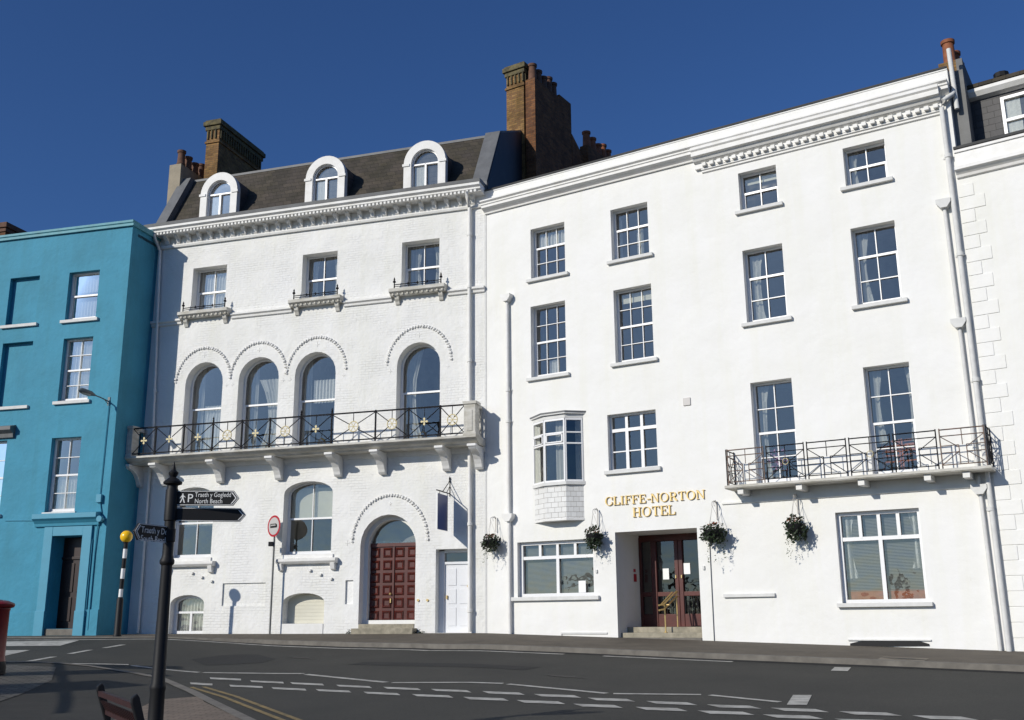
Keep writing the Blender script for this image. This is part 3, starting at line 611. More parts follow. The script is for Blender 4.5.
# arched windows
CUR = [[('lace', .35, 1, .0, .55), ('curtain', 0, .28, 0, 1)], [('curtain', .0, .3, 0, 1), ('curtain', .3, .95, .0, .8, -.9)], [('curtain', 0, .22, 0, 1), ('lace', .3, 1, .5, .74)], [('curtain', 0, .5, 0, 1, .9)]]
for i, (a, b) in enumerate(AR):
    window(FV, villa, a, b, 4.99, 8.03, .36, rise=.7, cols=1, rows=(1, 1), split=.52, fw=.06, curtain=CUR[i], name='arched_window')
def rope(F, uc, zs, rx, rz_, n, parent, t0=0., t1=pi, y=-.012, name='hood_mould'):
    mb = F.mb(); N = n
    for k in range(N):
        t = t0+(t1-t0)*(k+.5)/N; u = uc-rx*cos(t); z = zs+rz_*sin(t); s = (.046 if k % 2 else .03)*random.uniform(.85, 1.12)
        mb.T = Matrix.Translation((u, y, z)) @ Matrix.Rotation(t-pi/2+.5, 4, 'Y')
        mb.lathe([(s*.4, -.05), (s, -.03), (s, .03), (s*.4, .05)], (0, 0, 0), 6)
    mb.T = None
    return mb.build(name, 'trimwhite', parent, smooth=True)
rope(FV, -9.5, 7.40, 1.0, 1.1, 36, villa); rope(FV, -7.51, 7.40, .99, 1.1, 36, villa); rope(FV, -5.49, 7.38, 1.01, 1.11, 36, villa); rope(FV, -2.1, 7.38, 1.03, 1.14, 36, villa)
rope(FV, -2.92, 2.18, 1.18, 1.34, 42, villa)
mb = FV.mb()
def rosette(u, z, s=.09):
    s *= .8; mb.box(u-s, u+s, -.010, 0, z-.012, z+.012); mb.box(u-.012, u+.012, -.009, 0, z-s, z+s)
for u in (-9.5, -7.51, -5.49, -2.1): rosette(u, 8.26)
for u in (-8.62, -8.40, -6.62, -6.38, -4.55, -3.02, -1.18): rosette(u, 7.22, .07)
rosette(-4.25, 2.2, .1); rosette(-2.92, 3.28, .06); mb.build('wall_rosettes', 'trimwhite', villa)
# ground and basement windows
window(FV, villa, -10.3, -8.8, 1.9, 4.05, .34, rise=.36, cols=2, rows=(1, 1), split=.5, curtain=[('flat', 0, 1, .46, .56)], name='segmental_window')
window(FV, villa, -6.39, -4.77, 1.9, 4.05, .34, rise=.36, cols=2, rows=(1, 1), split=.5, curtain=[('flat', .0, .45, .5, .95), ('flat', .55, 1, .5, .95), ('lace', .46, .55, .5, .97)], name='segmental_window')
window(FV, villa, -10.1, -8.92, -.34, .80, .28, rise=.26, style='casement', top=.42, fw=.09, curtain=[('lace', 0, 1, 0, 1)], name='basement_window')
mb = FV.mb(); mb.poly([(p[0], .32, p[1]) for p in outline(-6.27, -4.92, -.24, .8, .26)])
for k in range(8): mb.box(-6.26, -4.93, .312, .318, -.05+k*.1, .045+k*.1)
mb.build('basement_panel', 'cream', villa)
mb = FV.mb(); mb.box(-6.26, -4.93, -.02, .33, -.6, -.06); mb.build('basement_sill', 'trimwhite', villa, bevel=.01)
for a, b in ((-10.38, -8.6), (-6.47, -4.52)):
    mb = FV.mb(); mb.prism([(0, 1.62), (-.14, 1.64), (-.2, 1.7), (-.2, 1.77), (-.1, 1.79), (0, 1.79)], 'x', a, b)
    for uu in (a+.05, b-.19): mb.prism([(0, 1.42), (-.12, 1.46), (-.17, 1.64), (0, 1.64)], 'x', uu, uu+.14)
    mb.box(a+.16, b-.16, -.05, .3, 1.79, 1.9)
    mb.build('sill', 'trimwhite', villa, bevel=.008)
mb = FV.mb()
for base in (-9.43, -5.45):
    for k, uu in enumerate((.0, .34, .69)): mb.box(base+uu, base+uu+.08, -.07, 0, 1.41-.125*k, 1.47-.125*k)
mb.each('wall_stud', 'trimwhite', villa)
mb = FV.mb()
for u in (-2.0, -1.72): mb.tube([(u, -.03, .55), (u, 0, .55)], .035, 10)
mb.each('doorbell', 'brass', villa)
# inner arch order of the door, door, fanlight
mb = FV.mb(); ring(mb, outline(-3.83, -2.10, -.1, 2.97, .86, 16), outline(-3.83, -2.10, -.1, 2.97, .86, 16, inset=.12), .28, .56); mb.build('door_arch_jamb', 'stucco', villa)
dz0, dz1 = -.08, 2.16; mb = FV.mb(); mb.box(-3.72, -2.21, .46, .54, dz0, dz1)
mb.box(-3.72, -2.21, .42, .5, 2.09, 2.19); mb.box(-2.985, -2.945, .43, .47, dz0, dz1)
for c_ in range(4):
    for r_ in range(6):
        uc = -3.55+c_*.385+(0 if c_ < 2 else .0); zc = dz0+.22+r_*.355
        mb.add([(uc-.145, .458, zc-.14), (uc+.145, .458, zc-.14), (uc+.145, .458, zc+.14), (uc-.145, .458, zc+.14), (uc-.11, .42, zc-.105), (uc+.11, .42, zc-.105), (uc+.11, .42, zc+.105), (uc-.11, .42, zc+.105)], [(0, 1, 5, 4), (1, 2, 6, 5), (2, 3, 7, 6), (3, 0, 4, 7)])
        mb.add([(uc-.11, .42, zc-.105), (uc+.11, .42, zc-.105), (uc+.11, .42, zc+.105), (uc-.11, .42, zc+.105), (uc-.07, .45, zc-.065), (uc+.07, .45, zc-.065), (uc+.07, .45, zc+.065), (uc-.07, .45, zc+.065)], [(0, 1, 5, 4), (1, 2, 6, 5), (2, 3, 7, 6), (3, 0, 4, 7), (4, 5, 6, 7)])
dr = mb.build('arched_door', 'maroon', villa)
mb = FV.mb(); mb.lathe([(.03, 0), (.04, .03), (.02, .06)], (-3.04, .40, .72), 10); mb.box(-3.05, -3.02, .40, .45, .5, .62); mb.build('handle', 'brass', dr)
mb = FV.mb(); mb.poly([(p[0], .5, p[1]) for p in outline(-3.83, -2.10, 2.15, 2.97, .80, 16, inset=.1)]); mb.build('fanlight', 'glass', villa, fix=False)
mb = FV.mb(); mb.box(-3.8, -2.1, .9, 1.0, 1.5, 3.2); mb.build('fanlight_blind', 'blind', villa)
mb = FV.mb(); mb.box(-3.9, -2.03, -.32, .46, -.6, -.20); mb.box(-3.82, -2.11, -.02, .47, -.22, -.085); mb.each('door_step', 'step', villa, bevel=.015)
mb = FV.mb(); mb.box(-1.33, -.53, .3, .36, -.33, 1.60); mb.box(-1.33, -.53, .26, .34, 1.53, 1.60)
for z_ in ((-.15, .35), (.45, .85), (.95, 1.42)):
    for u_ in ((-1.22, -.98), (-.87, -.63)): mb.box(u_[0], u_[1], .285, .3, *z_)
mb.box(-1.49, -1.33, .25, .36, -.33, 1.9); mb.box(-1.33, -.53, .25, .36, 1.85, 1.94)
wd = mb.build('white_panelled_door', 'doorwhite', villa, bevel=.006)
mb = FV.mb(); mb.box(-1.27, -1.23, .24, .285, .58, .68); mb.tube([(-.62, .25, .92), (-.62, .29, .92)], .03, 8); mb.build('handle', 'brass', wd)
mb = FV.mb(); mb.poly([(-1.33, .34, 1.6), (-.53, .34, 1.6), (-.53, .34, 1.86), (-1.33, .34, 1.86)]); mb.build('fanlight', 'glass', wd, fix=False)
# drainpipes
def pipe(F, parent, pts, r, m='trimwhite', collars=(), name='drainpipe', hoppers=()):
    mb = F.mb(); mb.tube(pts, r, 10)
    for (u, y, z) in collars: mb.lathe([(r*1.05, -.05), (r*1.35, -.04), (r*1.35, .04), (r*1.05, .05)], (u, y, z), 10); mb.box(u-r*2.2, u+r*2.2, -.02, -.005, z-.02, z+.02)
    for (u, y, z) in hoppers: mb.prism([(u-.07, z-.14), (u+.07, z-.14), (u+.16, z-.02), (u+.16, z+.07), (u-.16, z+.07), (u-.16, z-.02)], 'y', y-.11, y+.09)
    return mb.build(name, m, parent, smooth=True)
pipe(FV, villa, [(-.46, -.42, 12.45), (-.46, -.38, 12.3), (-.47, -.12, 12.05), (-.47, -.11, 9.7), (-.46, -.11, 4.9)], .055, collars=[(-.47, -.11, 9.55), (-.46, -.11, 7.3), (-.47, -.11, 11.2)])
pipe(FV, villa, [(-.45, -.11, 4.8), (-.43, -.11, -.3)], .055, collars=[(-.44, -.11, 2.6), (-.43, -.11, .25)])
pipe(FV, villa, [(-11.45, -.42, 12.45), (-11.44, -.36, 12.25), (-11.42, -.1, 12.0), (-11.1, -.1, 5.0)], .05, collars=[(-11.3, -.1, 9.5), (-11.2, -.1, 7.2)])
pipe(FV, villa, [(-11.15, -.1, 4.75), (-11.12, -.1, -.3)], .05, collars=[(-11.13, -.1, 2.6)])
mb = FV.mb(); mb.box(-.03, .03, -.02, .0, -.5, 11.9); mb.build('party_line_flashing', 'sill', villa)
# balcony
mb = FV.mb(); mb.prism([(0, 4.76), (-.56, 4.76), (-.6, 4.80), (-.72, 4.84), (-.80, 4.90), (-.86, 4.92), (-.86, 4.98), (0, 4.985)], 'x', -11.7, .0); bal = mb.build('balcony', 'stonewhite', villa)
mb = FV.mb(); mb.prism([(0, 4.62), (-.05, 4.63), (-.08, 4.70), (-.1, 4.76), (0, 4.76)], 'x', -11.7, -.0); mb.build('balcony_moulding', 'trimwhite', bal)
for u in (-11.52, -10.58, -8.56, -6.54, -4.57, -3.14, -1.14, -.16):
    mb = FV.mb(); P = [(-.01, 4.75), (-.74, 4.75), (-.76, 4.68), (-.70, 4.62), (-.60, 4.60), (-.50, 4.57), (-.38, 4.50), (-.27, 4.38), (-.20, 4.26), (-.17, 4.18), (-.12, 4.13), (-.01, 4.12)]
    mb.prism(P, 'x', u-.11, u+.11); mb.box(u-.13, u+.13, -.785, -.64, 4.685, 4.755); mb.build('bracket', 'trimwhite', bal, bevel=.01)
for a, b in ((-11.68, -11.34), (-.37, -.02)):
    mb = FV.mb(); mb.box(a, b, -.82, -.48, 4.98, 5.86); mb.box(a+.09, b-.09, -.835, -.8, 5.1, 5.7); mb.box(a-.03, b+.03, -.85, -.45, 5.86, 5.95); mb.box(a-.02, b+.02, -.84, -.46, 4.98, 5.06); mb.build('balcony_pier', 'stonewhite', bal, bevel=.012)
mb = FV.mb()
mb.box(-.30, -.1, -.47, .0, 5.84, 5.95); mb.box(-.30, -.1, -.47, 0, 4.98, 5.08); mb.box(-.28, -.12, -.09, -.0, 5.08, 5.84)
mb.build('balcony_return', 'stonewhite', bal, bevel=.01)
mb = FV.mb(); mb.box(-11.6, -11.42, -.47, .0, 5.84, 5.95); mb.build('balcony_return', 'stonewhite', bal, bevel=.01)
mb = FV.mb(); mb.tube([(-.2, -.46, 5.1), (-.2, -.09, 5.8)], .012, 6); mb.tube([(-.2, -.46, 5.8), (-.2, -.09, 5.1)], .012, 6)
for y_ in (-.35, -.22): mb.tube([(-11.5, y_, 4.98), (-11.5, y_, 5.85)], .012, 6)
mb.each('return_grille', 'iron', bal)
PB = [-11.34, -10.52, -9.51, -8.49, -7.48, -6.53, -5.50, -4.49, -3.09, -2.06, -1.09, -.37]; KN = 'cccocococ' ; KN = ['c', 'c', 'c', 'o', 'c', 'o', 'c', 'o', 'o', 'c', 'o']; yb = -.76
for i, (a, b) in enumerate(zip(PB, PB[1:])):
    mb = FV.mb(); mb.box(a, b, yb-.02, yb+.02, 5.845, 5.885); mb.box(a, b, yb-.014, yb+.014, 5.045, 5.08)
    uc = (a+b)/2; zc = 5.46
    for p, q in (((a, 5.07), (b, 5.85)), ((a, 5.85), (b, 5.07))):
        mb.tube([(p[0], yb, p[1]), (uc-(uc-p[0])*.18, yb, zc-(zc-p[1])*.18)], .014, 5); mb.tube([(uc+(q[0]-uc)*.18, yb, zc+(q[1]-zc)*.18), (q[0], yb, q[1])], .014, 5)
    mb.box(uc-.008, uc+.008, yb-.008, yb+.008, zc+.15, 5.85); mb.box(uc-.008, uc+.008, yb-.008, yb+.008, 5.07, zc-.15)
    if i < len(PB)-2: mb.box(b-.02, b+.02, yb-.02, yb+.02, 4.98, 5.90)
    if i in (3, 6, 7) : mb.lathe([(.012, 0), (.035, .03), (.014, .06), (.03, .09), (.002, .17)], (a, yb, 5.9), 8)
    rp_ = mb.build('rail_panel', 'iron', bal)
    mb = FV.mb()
    if KN[i] == 'c':
        for t in range(4):
            mb.T = Matrix.Translation((uc, yb-.012, zc)) @ Matrix.Rotation(t*pi/2, 4, 'Y')
            mb.prism([(-.012, 0), (.012, 0), (.018, .05), (.032, .07), (.024, .10), (0, .115), (-.024, .10), (-.032, .07), (-.018, .05)], 'y', -.01, .01)
        mb.T = None
    else:
        N = 20
        mb.T = Matrix.Translation((uc, yb, zc)) @ Matrix.Rotation(pi/2, 4, 'X')
        pts = [(cos(2*pi*k/N)*.15, sin(2*pi*k/N)*.15, 0) for k in range(N+1)]; mb.tube(pts, .016, 6)
        for t in range(3): mb.tube([(cos(t*pi/3)*.14, sin(t*pi/3)*.14, 0), (-cos(t*pi/3)*.14, -sin(t*pi/3)*.14, 0)], .010, 5)
        mb.T = None
    mb.build('gilt_cross' if KN[i] == 'c' else 'gilt_ring', 'gold', rp_)

# ------------------------------------------------------------------ HOTEL
hotel = FH.root('white_hotel'); tag(hotel, 'tall white stuccoed hotel with dentil cornice, oriel window and recessed red entrance', 'hotel')
W = dict(h1=(1.57, 2.70, 9.46, 10.99), h2=(4.17, 5.29, 9.50, 11.0), h3=(1.54, 2.67, 6.56, 8.65), h4=(4.18, 5.30, 6.61, 8.66), h5=(7.88, 8.88, 10.12, 11.17), h6=(10.56, 11.55, 10.13, 11.16), h7=(7.86, 8.89, 7.13, 9.05), h8=(10.57, 11.59, 7.12, 9.06), h9=(7.84, 8.87, 3.12, 5.61), h10=(10.56, 11.58, 3.10, 5.63), hC=(3.88, 5.28, 3.76, 5.25), g1=(1.03, 3.36, .59, 2.04), g2=(9.64, 11.47, .31, 2.33))
HO = [dict(u0=a, u1=b, z0=c, z1=d, r=.25 if k not in ('hC', 'g1', 'g2') else .2) for k, (a, b, c, d) in W.items()]
HO += [dict(u0=4.0, u1=6.25, z0=-.62, z1=2.165, r=1.47), dict(u0=1.8, u1=2.9, z0=3.5, z1=5.3, r=.2)]
wall(FH, 0.012, 13.1, -1.0, 12.5, HO, 'stucco', hotel, depth=9)
def cor(pr, a, b, name, m='trimwhite', parent=hotel): mb = FH.mb(); mb.prism(pr, 'x', a, b); return mb.build(name, m, parent)
cor([(0, 11.80), (-.06, 11.80), (-.07, 11.84), (-.17, 11.90), (-.24, 11.93), (-.24, 12.0), (-.27, 12.02), (-.27, 12.06), (-.33, 12.10), (-.33, 12.14), (0, 12.16)], .0, 13.12, 'cornice')
cor([(-.004, 12.16), (-.02, 12.16), (-.02, 12.5), (-.04, 12.5), (-.04, 12.54), (.3, 12.54), (.3, 12.16)], .0, 13.12, 'parapet', 'stucco')
cor([(-.07, 12.54), (-.07, 12.58), (.35, 12.60), (.35, 12.54)], .0, 13.12, 'parapet_coping', 'rooftop')
mb = FH.mb(); mb.box(.05, 13.0, .3, 9, 11.9, 12.0); mb.build('roof', 'rooftop', hotel)
# bed mould with dentils under the right part of the cornice
mb = FH.mb(); mb.prism([(0, 11.40), (-.05, 11.42), (-.05, 11.46), (-.09, 11.48), (-.09, 11.52), (0, 11.52)], 'x', 6.92, 12.86)
mb.prism([(0, 11.525), (-.10, 11.525), (-.10, 11.66), (-.20, 11.70), (-.26, 11.78), (-.34, 11.80), (-.34, 11.92), (-.38, 11.96), (-.38, 12.03), (0, 12.03)], 'x', 6.75, 12.92)
dc = mb.build('dentil_cornice', 'trimwhite', hotel)
k = 6.98
while k < 12.75:
    mb = FH.mb(); mb.box(k, k+.105, -.19, -.102, 11.545, 11.635); mb.build('dentil', 'trimwhite', dc); k += .206
SI = {'h1': 1, 'h2': 1, 'h3': 1, 'h4': 1, 'h5': 1, 'h6': 1, 'h7': 1, 'h8': 1}
spec = dict(h1=(3, (1, 2), .64, [('lace', 0, 1, .66, 1)]), h2=(3, (1, 2), .62, [('curtain', 0, .1, 0, 1), ('curtain', .55, .72, .0, .6)]), h3=(3, (2, 2), .5, [('lace', .35, .65, 0, .22), ('curtain', .82, 1, 0, 1)]), h4=(3, (2, 2), .5, [('flat', 0.02, .98, .86, 1)]),
            h5=(2, (1, 1), .5, [('flat', .02, .98, .8, 1)]), h6=(2, (1, 1), .5, [('curtain', 0, .25, .0, 1, .6)]), h7=(2, (1, 2), .63, [('curtain', .02, .38, 0, 1, .7)]), h8=(2, (1, 2), .64, [('curtain', .02, .3, 0, 1, .9)]),
            h9=(2, (2, 2), .5, [('curtain', 0, .3, 0, 1, .8)]), h10=(2, (2, 2), .48, [('curtain', 0, .3, .3, 1, .7), ('curtain', .85, 1, .3, 1, -.7)]))
for k, (cols, rows, sp, cu) in spec.items():
    a, b, c, d = W[k]
    window(FH, hotel, a, b, c, d, .25, cols=cols, rows=rows, split=sp, curtain=cu, bar=.016 if cols == 3 else .022, sill=(c, c-.09, .12, .10, 'sill') if k in SI else None, name='sash_window')
a, b, c, d = W['hC']
window(FH, hotel, a, b, c, d, .2, cols=3, rows=(3, 2), top=.37, style='toplights', curtain=[], sill=(c, c-.1, .1, .1, 'sill'), name='casement_window')
a, b, c, d = W['g1']
w = window(FH, hotel, a, b, c, d, .2, cols=4, rows=(2, 1), top=.34, fw=.085, style='toplights', curtain=[('slat', 0, 1, 0, .73), ('slat', 0, 1, .78, .97)], sill=(c, c-.1, .16, .1, 'sill'), name='casement_window')
mb = FH.mb(); mb.box(2.82, 3.03, .145, .15, .68, .98); mb.build('window_notice', 'paper', w)
a, b, c, d = W['g2']
w = window(FH, hotel, a, b, c, d, .2, cols=4, rows=(2, 1), top=.53, fw=.075, style='toplights', curtain=[('lace', 0, .16, 0.25, 1, .8), ('lace', .86, 1, .35, 1, -.8), ('slat', .0, 1, .1, .97)], sill=(c, c-.09, .1, .12, 'sill'), name='casement_window')
mb = FH.mb(); mb.box(a+.1, b-.1, .3, .4, c+.05, c+.28); mb.build('window_seat_back', 'chairwood', w)
# oriel
ob = [(1.60, 0), (2.12, -.30), (2.75, -.30), (3.12, 0)]
def oprism(mb, z0, z1, g=0., inner=False):
    P = [(ob[0][0]-g*1.2, .0), (ob[1][0]-g*.6, ob[1][1]-g), (ob[2][0]+g*.6, ob[2][1]-g), (ob[3][0]+g*1.2, .0)]
    mb.prism(P, 'z', z0, z1)
mb = FH.mb(); oprism(mb, 2.58, 3.46); ori = mb.build('oriel_window', 'slabtile', hotel)
mb = FH.mb(); P0 = [(ob[0][0]-.02, .0), (ob[1][0]-.01, -.32), (ob[2][0]+.01, -.32), (ob[3][0]+.02, 0)]; mb.prism(P0, 'z', 2.53, 2.58); mb.build('oriel_base', 'trimwhite', ori)
mb = FH.mb(); oprism(mb, 3.46, 3.55, .06); oprism(mb, 5.25, 5.36, .03); oprism(mb, 5.36, 5.40, .09); mb.each('oriel_moulding', 'sill', ori, bevel=.008)
mb = FH.mb(); P = [(ob[0][0]-.13, .0), (ob[1][0]-.06, -.40), (ob[2][0]+.06, -.40), (ob[3][0]+.13, 0)]
mb.add([(p[0], p[1], 5.40) for p in P]+[(p[0], p[1], 5.44) for p in P]+[(2.1, 0, 5.52), (2.62, 0, 5.52)], [(0, 1, 2, 3), (0, 4, 5, 1), (1, 5, 6, 2), (2, 6, 7, 3), (4, 8, 9, 7, 6, 5)]); mb.build('oriel_roof', 'lead', ori)
mb = FH.mb(); fr = FH.mb()
Z0, Z1 = 3.55, 5.25
for (p, q) in zip(ob, ob[1:]):
    P = Vector((p[0], p[1], 0)); Q = Vector((q[0], q[1], 0)); d = (Q-P).normalized(); n_ = Vector((d.y, -d.x, 0)); Lg = (Q-P).length
    def bar(s0, s1, z0, z1, dd=.03):
        a_, b_ = P+d*s0, P+d*s1; fr.add([tuple(a_+n_*dd+Vector((0, 0, z))) for z in (z0, z1)]+[tuple(b_+n_*dd+Vector((0, 0, z))) for z in (z0, z1)]+[tuple(a_-n_*.04+Vector((0, 0, z))) for z in (z0, z1)]+[tuple(b_-n_*.04+Vector((0, 0, z))) for z in (z0, z1)], [(0, 2, 3, 1), (4, 5, 7, 6), (0, 1, 5, 4), (2, 6, 7, 3), (1, 3, 7, 5), (0, 4, 6, 2)])
    bar(0, .035, Z0, Z1); bar(Lg-.035, Lg, Z0, Z1); bar(0, Lg, Z0, Z0+.045, .028); bar(0, Lg, Z1-.05, Z1, .028); bar(0, Lg, 4.85, 4.885, .027); bar(0, Lg, 4.55, 4.59, .027)
    if p is ob[1] or p is ob[0]: bar(.05, .09, 4.6, 4.84, .045); bar(Lg-.09, Lg-.05, 4.6, 4.84, .045); bar(.05, Lg-.05, 4.6, 4.63, .045); bar(.05, Lg-.05, 4.81, 4.84, .045)
    mb.poly([tuple(P+Vector((0, 0, Z0))), tuple(Q+Vector((0, 0, Z0))), tuple(Q+Vector((0, 0, Z1))), tuple(P+Vector((0, 0, Z1)))])
fr.build('oriel_frame', 'pvc', ori); mb.build('oriel_glazing', 'glass', ori, fix=False)
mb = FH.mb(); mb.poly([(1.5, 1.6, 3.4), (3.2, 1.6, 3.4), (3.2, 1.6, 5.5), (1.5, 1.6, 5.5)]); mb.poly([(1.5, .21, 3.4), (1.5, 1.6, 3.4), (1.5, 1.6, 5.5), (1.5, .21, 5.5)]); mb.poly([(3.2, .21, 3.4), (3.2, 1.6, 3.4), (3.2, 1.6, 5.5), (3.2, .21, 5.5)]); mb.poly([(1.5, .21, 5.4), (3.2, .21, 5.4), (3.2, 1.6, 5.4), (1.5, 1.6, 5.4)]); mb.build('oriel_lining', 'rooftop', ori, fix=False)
q = wavy(FH, 2.35, 2.6, 3.56, 5.24, -.1, amp=.02); q.build('curtain', 'curtain', ori, smooth=True, fix=False)
# entrance
mb = FH.mb(); y = 1.40
for (a, b, c, d) in ((4.003, 4.07, -.2, 2.1), (4.35, 4.50, -.2, 1.99), (5.02, 5.12, -.2, 1.99), (5.132, 5.24, -.2, 1.99), (5.74, 5.92, -.2, 1.99), (4.07, 6.247, 1.99, 2.1), (6.15, 6.247, -.2, 1.99)): mb.box(a, b, y-.05, y+.05, c, d)
for (a, b) in ((4.07, 4.35), (4.50, 5.02), (5.24, 5.74), (5.92, 6.15)): mb.box(a, b, y-.03, y+.04, -.2, .12); mb.box(a, b, y-.03, y+.04, .57, .68)
mb.box(4.003, 6.247, y-.02, y+.03, 2.1, 2.165)
ed = mb.build('entrance_doors', 'maroon', hotel, bevel=.006)
mb = FH.mb(); mb.poly([(4.05, y+.02, -.1), (6.2, y+.02, -.1), (6.2, y+.02, 2.0), (4.05, y+.02, 2.0)]); mb.build('door_glass', 'doorglass', ed, fix=False)
mb = FH.mb(); mb.box(4.66, 4.83, y-.0, y+.01, 1.0, 1.28); mb.box(5.25, 5.43, y-.0, y+.01, 1.12, 1.40); mb.each('door_notice', 'paper', ed)
mb = FH.mb(); mb.box(4.54, 4.98, y+.06, y+.07, 1.25, 1.6); mb.build('dark_door_poster', 'black', ed)
mb = FH.mb()
for u in (5.04, 5.2): mb.box(u, u+.025, y-.08, y-.05, 1.02, 1.10)
mb.build('handle', 'brass', ed)
mb = FH.mb()
for a, b in ((4.52, 5.0), (5.26, 5.72)):
    n_ = 4
    for k in range(n_+1): u = a+(b-a)*k/n_; mb.box(u-.008, u+.008, y-.035, y-.02, .12, .57)
    for k in range(n_): u = a+(b-a)*(k+.5)/n_; mb.T = Matrix.Translation((u, y-.03, .36)) @ Matrix.Rotation(pi/2, 4, 'X'); mb.tube([(cos(t*pi/5)*.045, sin(t*pi/5)*.09, 0) for t in range(11)], .007, 4); mb.T = None
    mb.build('door_grille', 'iron', ed); mb = FH.mb()
mb = FH.mb()
X0, X1, Y0, Y1, Zf, Zt = 3.9, 6.35, 1.48, 3.8, -.22, 2.3
mb.poly([(X0, Y1, Zf), (X1, Y1, Zf), (X1, Y1, Zt), (X0, Y1, Zt)]); mb.poly([(X0, Y0, Zf), (X0, Y1, Zf), (X0, Y1, Zt), (X0, Y0, Zt)]); mb.poly([(X1, Y0, Zf), (X1, Y1, Zf), (X1, Y1, Zt), (X1, Y0, Zt)]); mb.poly([(X0, Y0, Zf), (X1, Y0, Zf), (X1, Y1, Zf), (X0, Y1, Zf)]); mb.poly([(X0, Y0, Zt), (X1, Y0, Zt), (X1, Y1, Zt), (X0, Y1, Zt)])
mb.build('lobby_lining', 'interior', hotel, fix=False)
mb = FH.mb(); mb.box(4.003, 6.247, .52, 1.46, -1.0, -.2); mb.box(4.003, 6.247, .16, .52, -1.0, -.335); mb.each('entrance_step', 'step', hotel, bevel=.012)
mb = FH.mb(); mb.box(4.003, 6.247, -.03, .16, -1.0, -.45); mb.build('threshold_slab', 'kerbstone', hotel, bevel=.01)
mb = FH.mb(); mb.box(4.003, 4.012, 1.0, 1.16, .95, 1.15); mb.box(4.003, 4.010, 1.0, 1.12, 1.2, 1.28); mb.build('red_notice', 'signred', hotel)
# trims
mb = FH.mb(); mb.box(6.86, 8.12, -.07, 0, .48, .56); mb.build('wall_ledge', 'sill', hotel, bevel=.01)
mb = FH.mb(); mb.prism([(0, 2.68), (-.045, 2.69), (-.045, 2.73), (0, 2.74)], 'x', 6.95, 12.7); mb.build('string_course', 'stucco', hotel)
mb = FH.mb(); mb.box(2.35, 3.7, -.03, 0, -.36, -.32); mb.box(2.35, 2.38, -.03, 0, -.6, -.36); mb.build('blocked_light_edge', 'sill', hotel)
mb = FH.mb(); mb.prism([(9.74, -.56), (10.0, -.50), (11.2, -.50), (11.4, -.56), (11.4, -.60), (9.74, -.63)], 'y', -.03, 0.0); mb.build('low_vent', 'black', hotel)
mb = FH.mb(); mb.box(9.7, 11.45, -.045, 0, -.495, -.47); mb.build('vent_lip', 'sill', hotel)
mb = FH.mb(); mb.box(6.06, 6.26, -.03, 0, 5.24, 5.44); mb.build('alarm_box', 'signwhite', hotel, bevel=.01)
mb = FH.mb(); mb.tube([(6.57, -.02, 1.9), (6.555, -.02, -.58)], .009, 5); mb.each('cable', 'greysteel', hotel)
mb = FH.mb(); mb.box(3.42, 3.47, -.04, 0, 1.16, 1.24); mb.box(6.36, 6.41, -.04, 0, 1.15, 1.24); mb.each('doorway_lamp_bracket', 'sill', hotel)
pipe(FH, hotel, [(.80, -.09, 9.0), (.82, -.09, 2.6), (.83, -.09, -.45)], .05, collars=[(.81, -.09, 6.3), (.815, -.09, 5.4)], hoppers=[(.80, -.1, 9.05), (.82, -.1, 2.75)])
pipe(FH, hotel, [(13.2, .1, 11.98), (13.17, -.06, 11.82), (12.98, -.16, 11.68), (12.92, -.13, 11.52), (12.92, -.12, 11.2), (12.96, -.12, -.78)], .056, m='sill', collars=[(12.93, -.12, 10.3), (12.94, -.12, 7.9), (12.95, -.12, 5.0), (12.93, -.12, 2.2)])
pipe(FH, hotel, [(12.72, -.08, 9.15), (12.74, -.08, 6.35), (12.76, -.08, 3.1)], .042, m='sill', hoppers=[(12.72, -.09, 9.2), (12.74, -.09, 6.35)])
pipe(FH, hotel, [(12.76, -.08, 2.92), (12.79, -.08, -.76)], .042, m='sill', hoppers=[(12.76, -.09, 2.66)])
pipe(FH, hotel, [(13.22, .08, 11.5), (13.2, .05, 13.05)], .055, m='sill', name='vent_pipe')
stack(FH, hotel, -1.47, -.76, 3.5, 5.2, 11.5, 18.75, 'yellowbrick', frieze=True)
stack(FH, hotel, -.70, -.32, 3.52, 5.25, 11.5, 18.15, 'redbrick', cap=0, frieze=False, pots=[(-.52, 3.7), (-.52, 4.06), (-.52, 4.42), (-.52, 4.78), (-.52, 5.1)], potm='darkpot', pr=.17, ph=.62)
stack(FH, hotel, -.9, -.34, 5.26, 6.1, 11.5, 18.3, 'redbrick', frieze=False, cap=0)
stack(FH, hotel, -.5, -.15, 7.0, 9.1, 11.5, 17.0, 'redbrick', cap=0, frieze=False, pots=[(-.32, 7.2), (-.32, 7.65), (-.32, 8.1), (-.32, 8.5), (-.32, 8.9)], potm='terracotta', pr=.17, ph=.62)
mb = FH.mb(); mb.prism([(6.11, 11.5), (6.11, 17.1), (6.99, 16.5), (6.99, 11.5)], 'x', -.9, -.33); mb.build('gable_wall', 'redbrick', hotel)
stack(FH, hotel, 12.84, 13.25, .75, 4.0, 11.0, 13.1, 'yellowbrick', cap=0, frieze=False, pots=[(13.08, .98), (13.12, 1.5), (13.12, 2.0)], potm='terracotta', pr=.17, ph=.66)
mb = FH.mb(); mb.box(13.102, 13.42, .25, 6, 10.2, 12.55); mb.box(13.26, 13.40, .55, 3.5, 12.55, 13.0); mb.build('party_wall', 'partygrey', hotel)
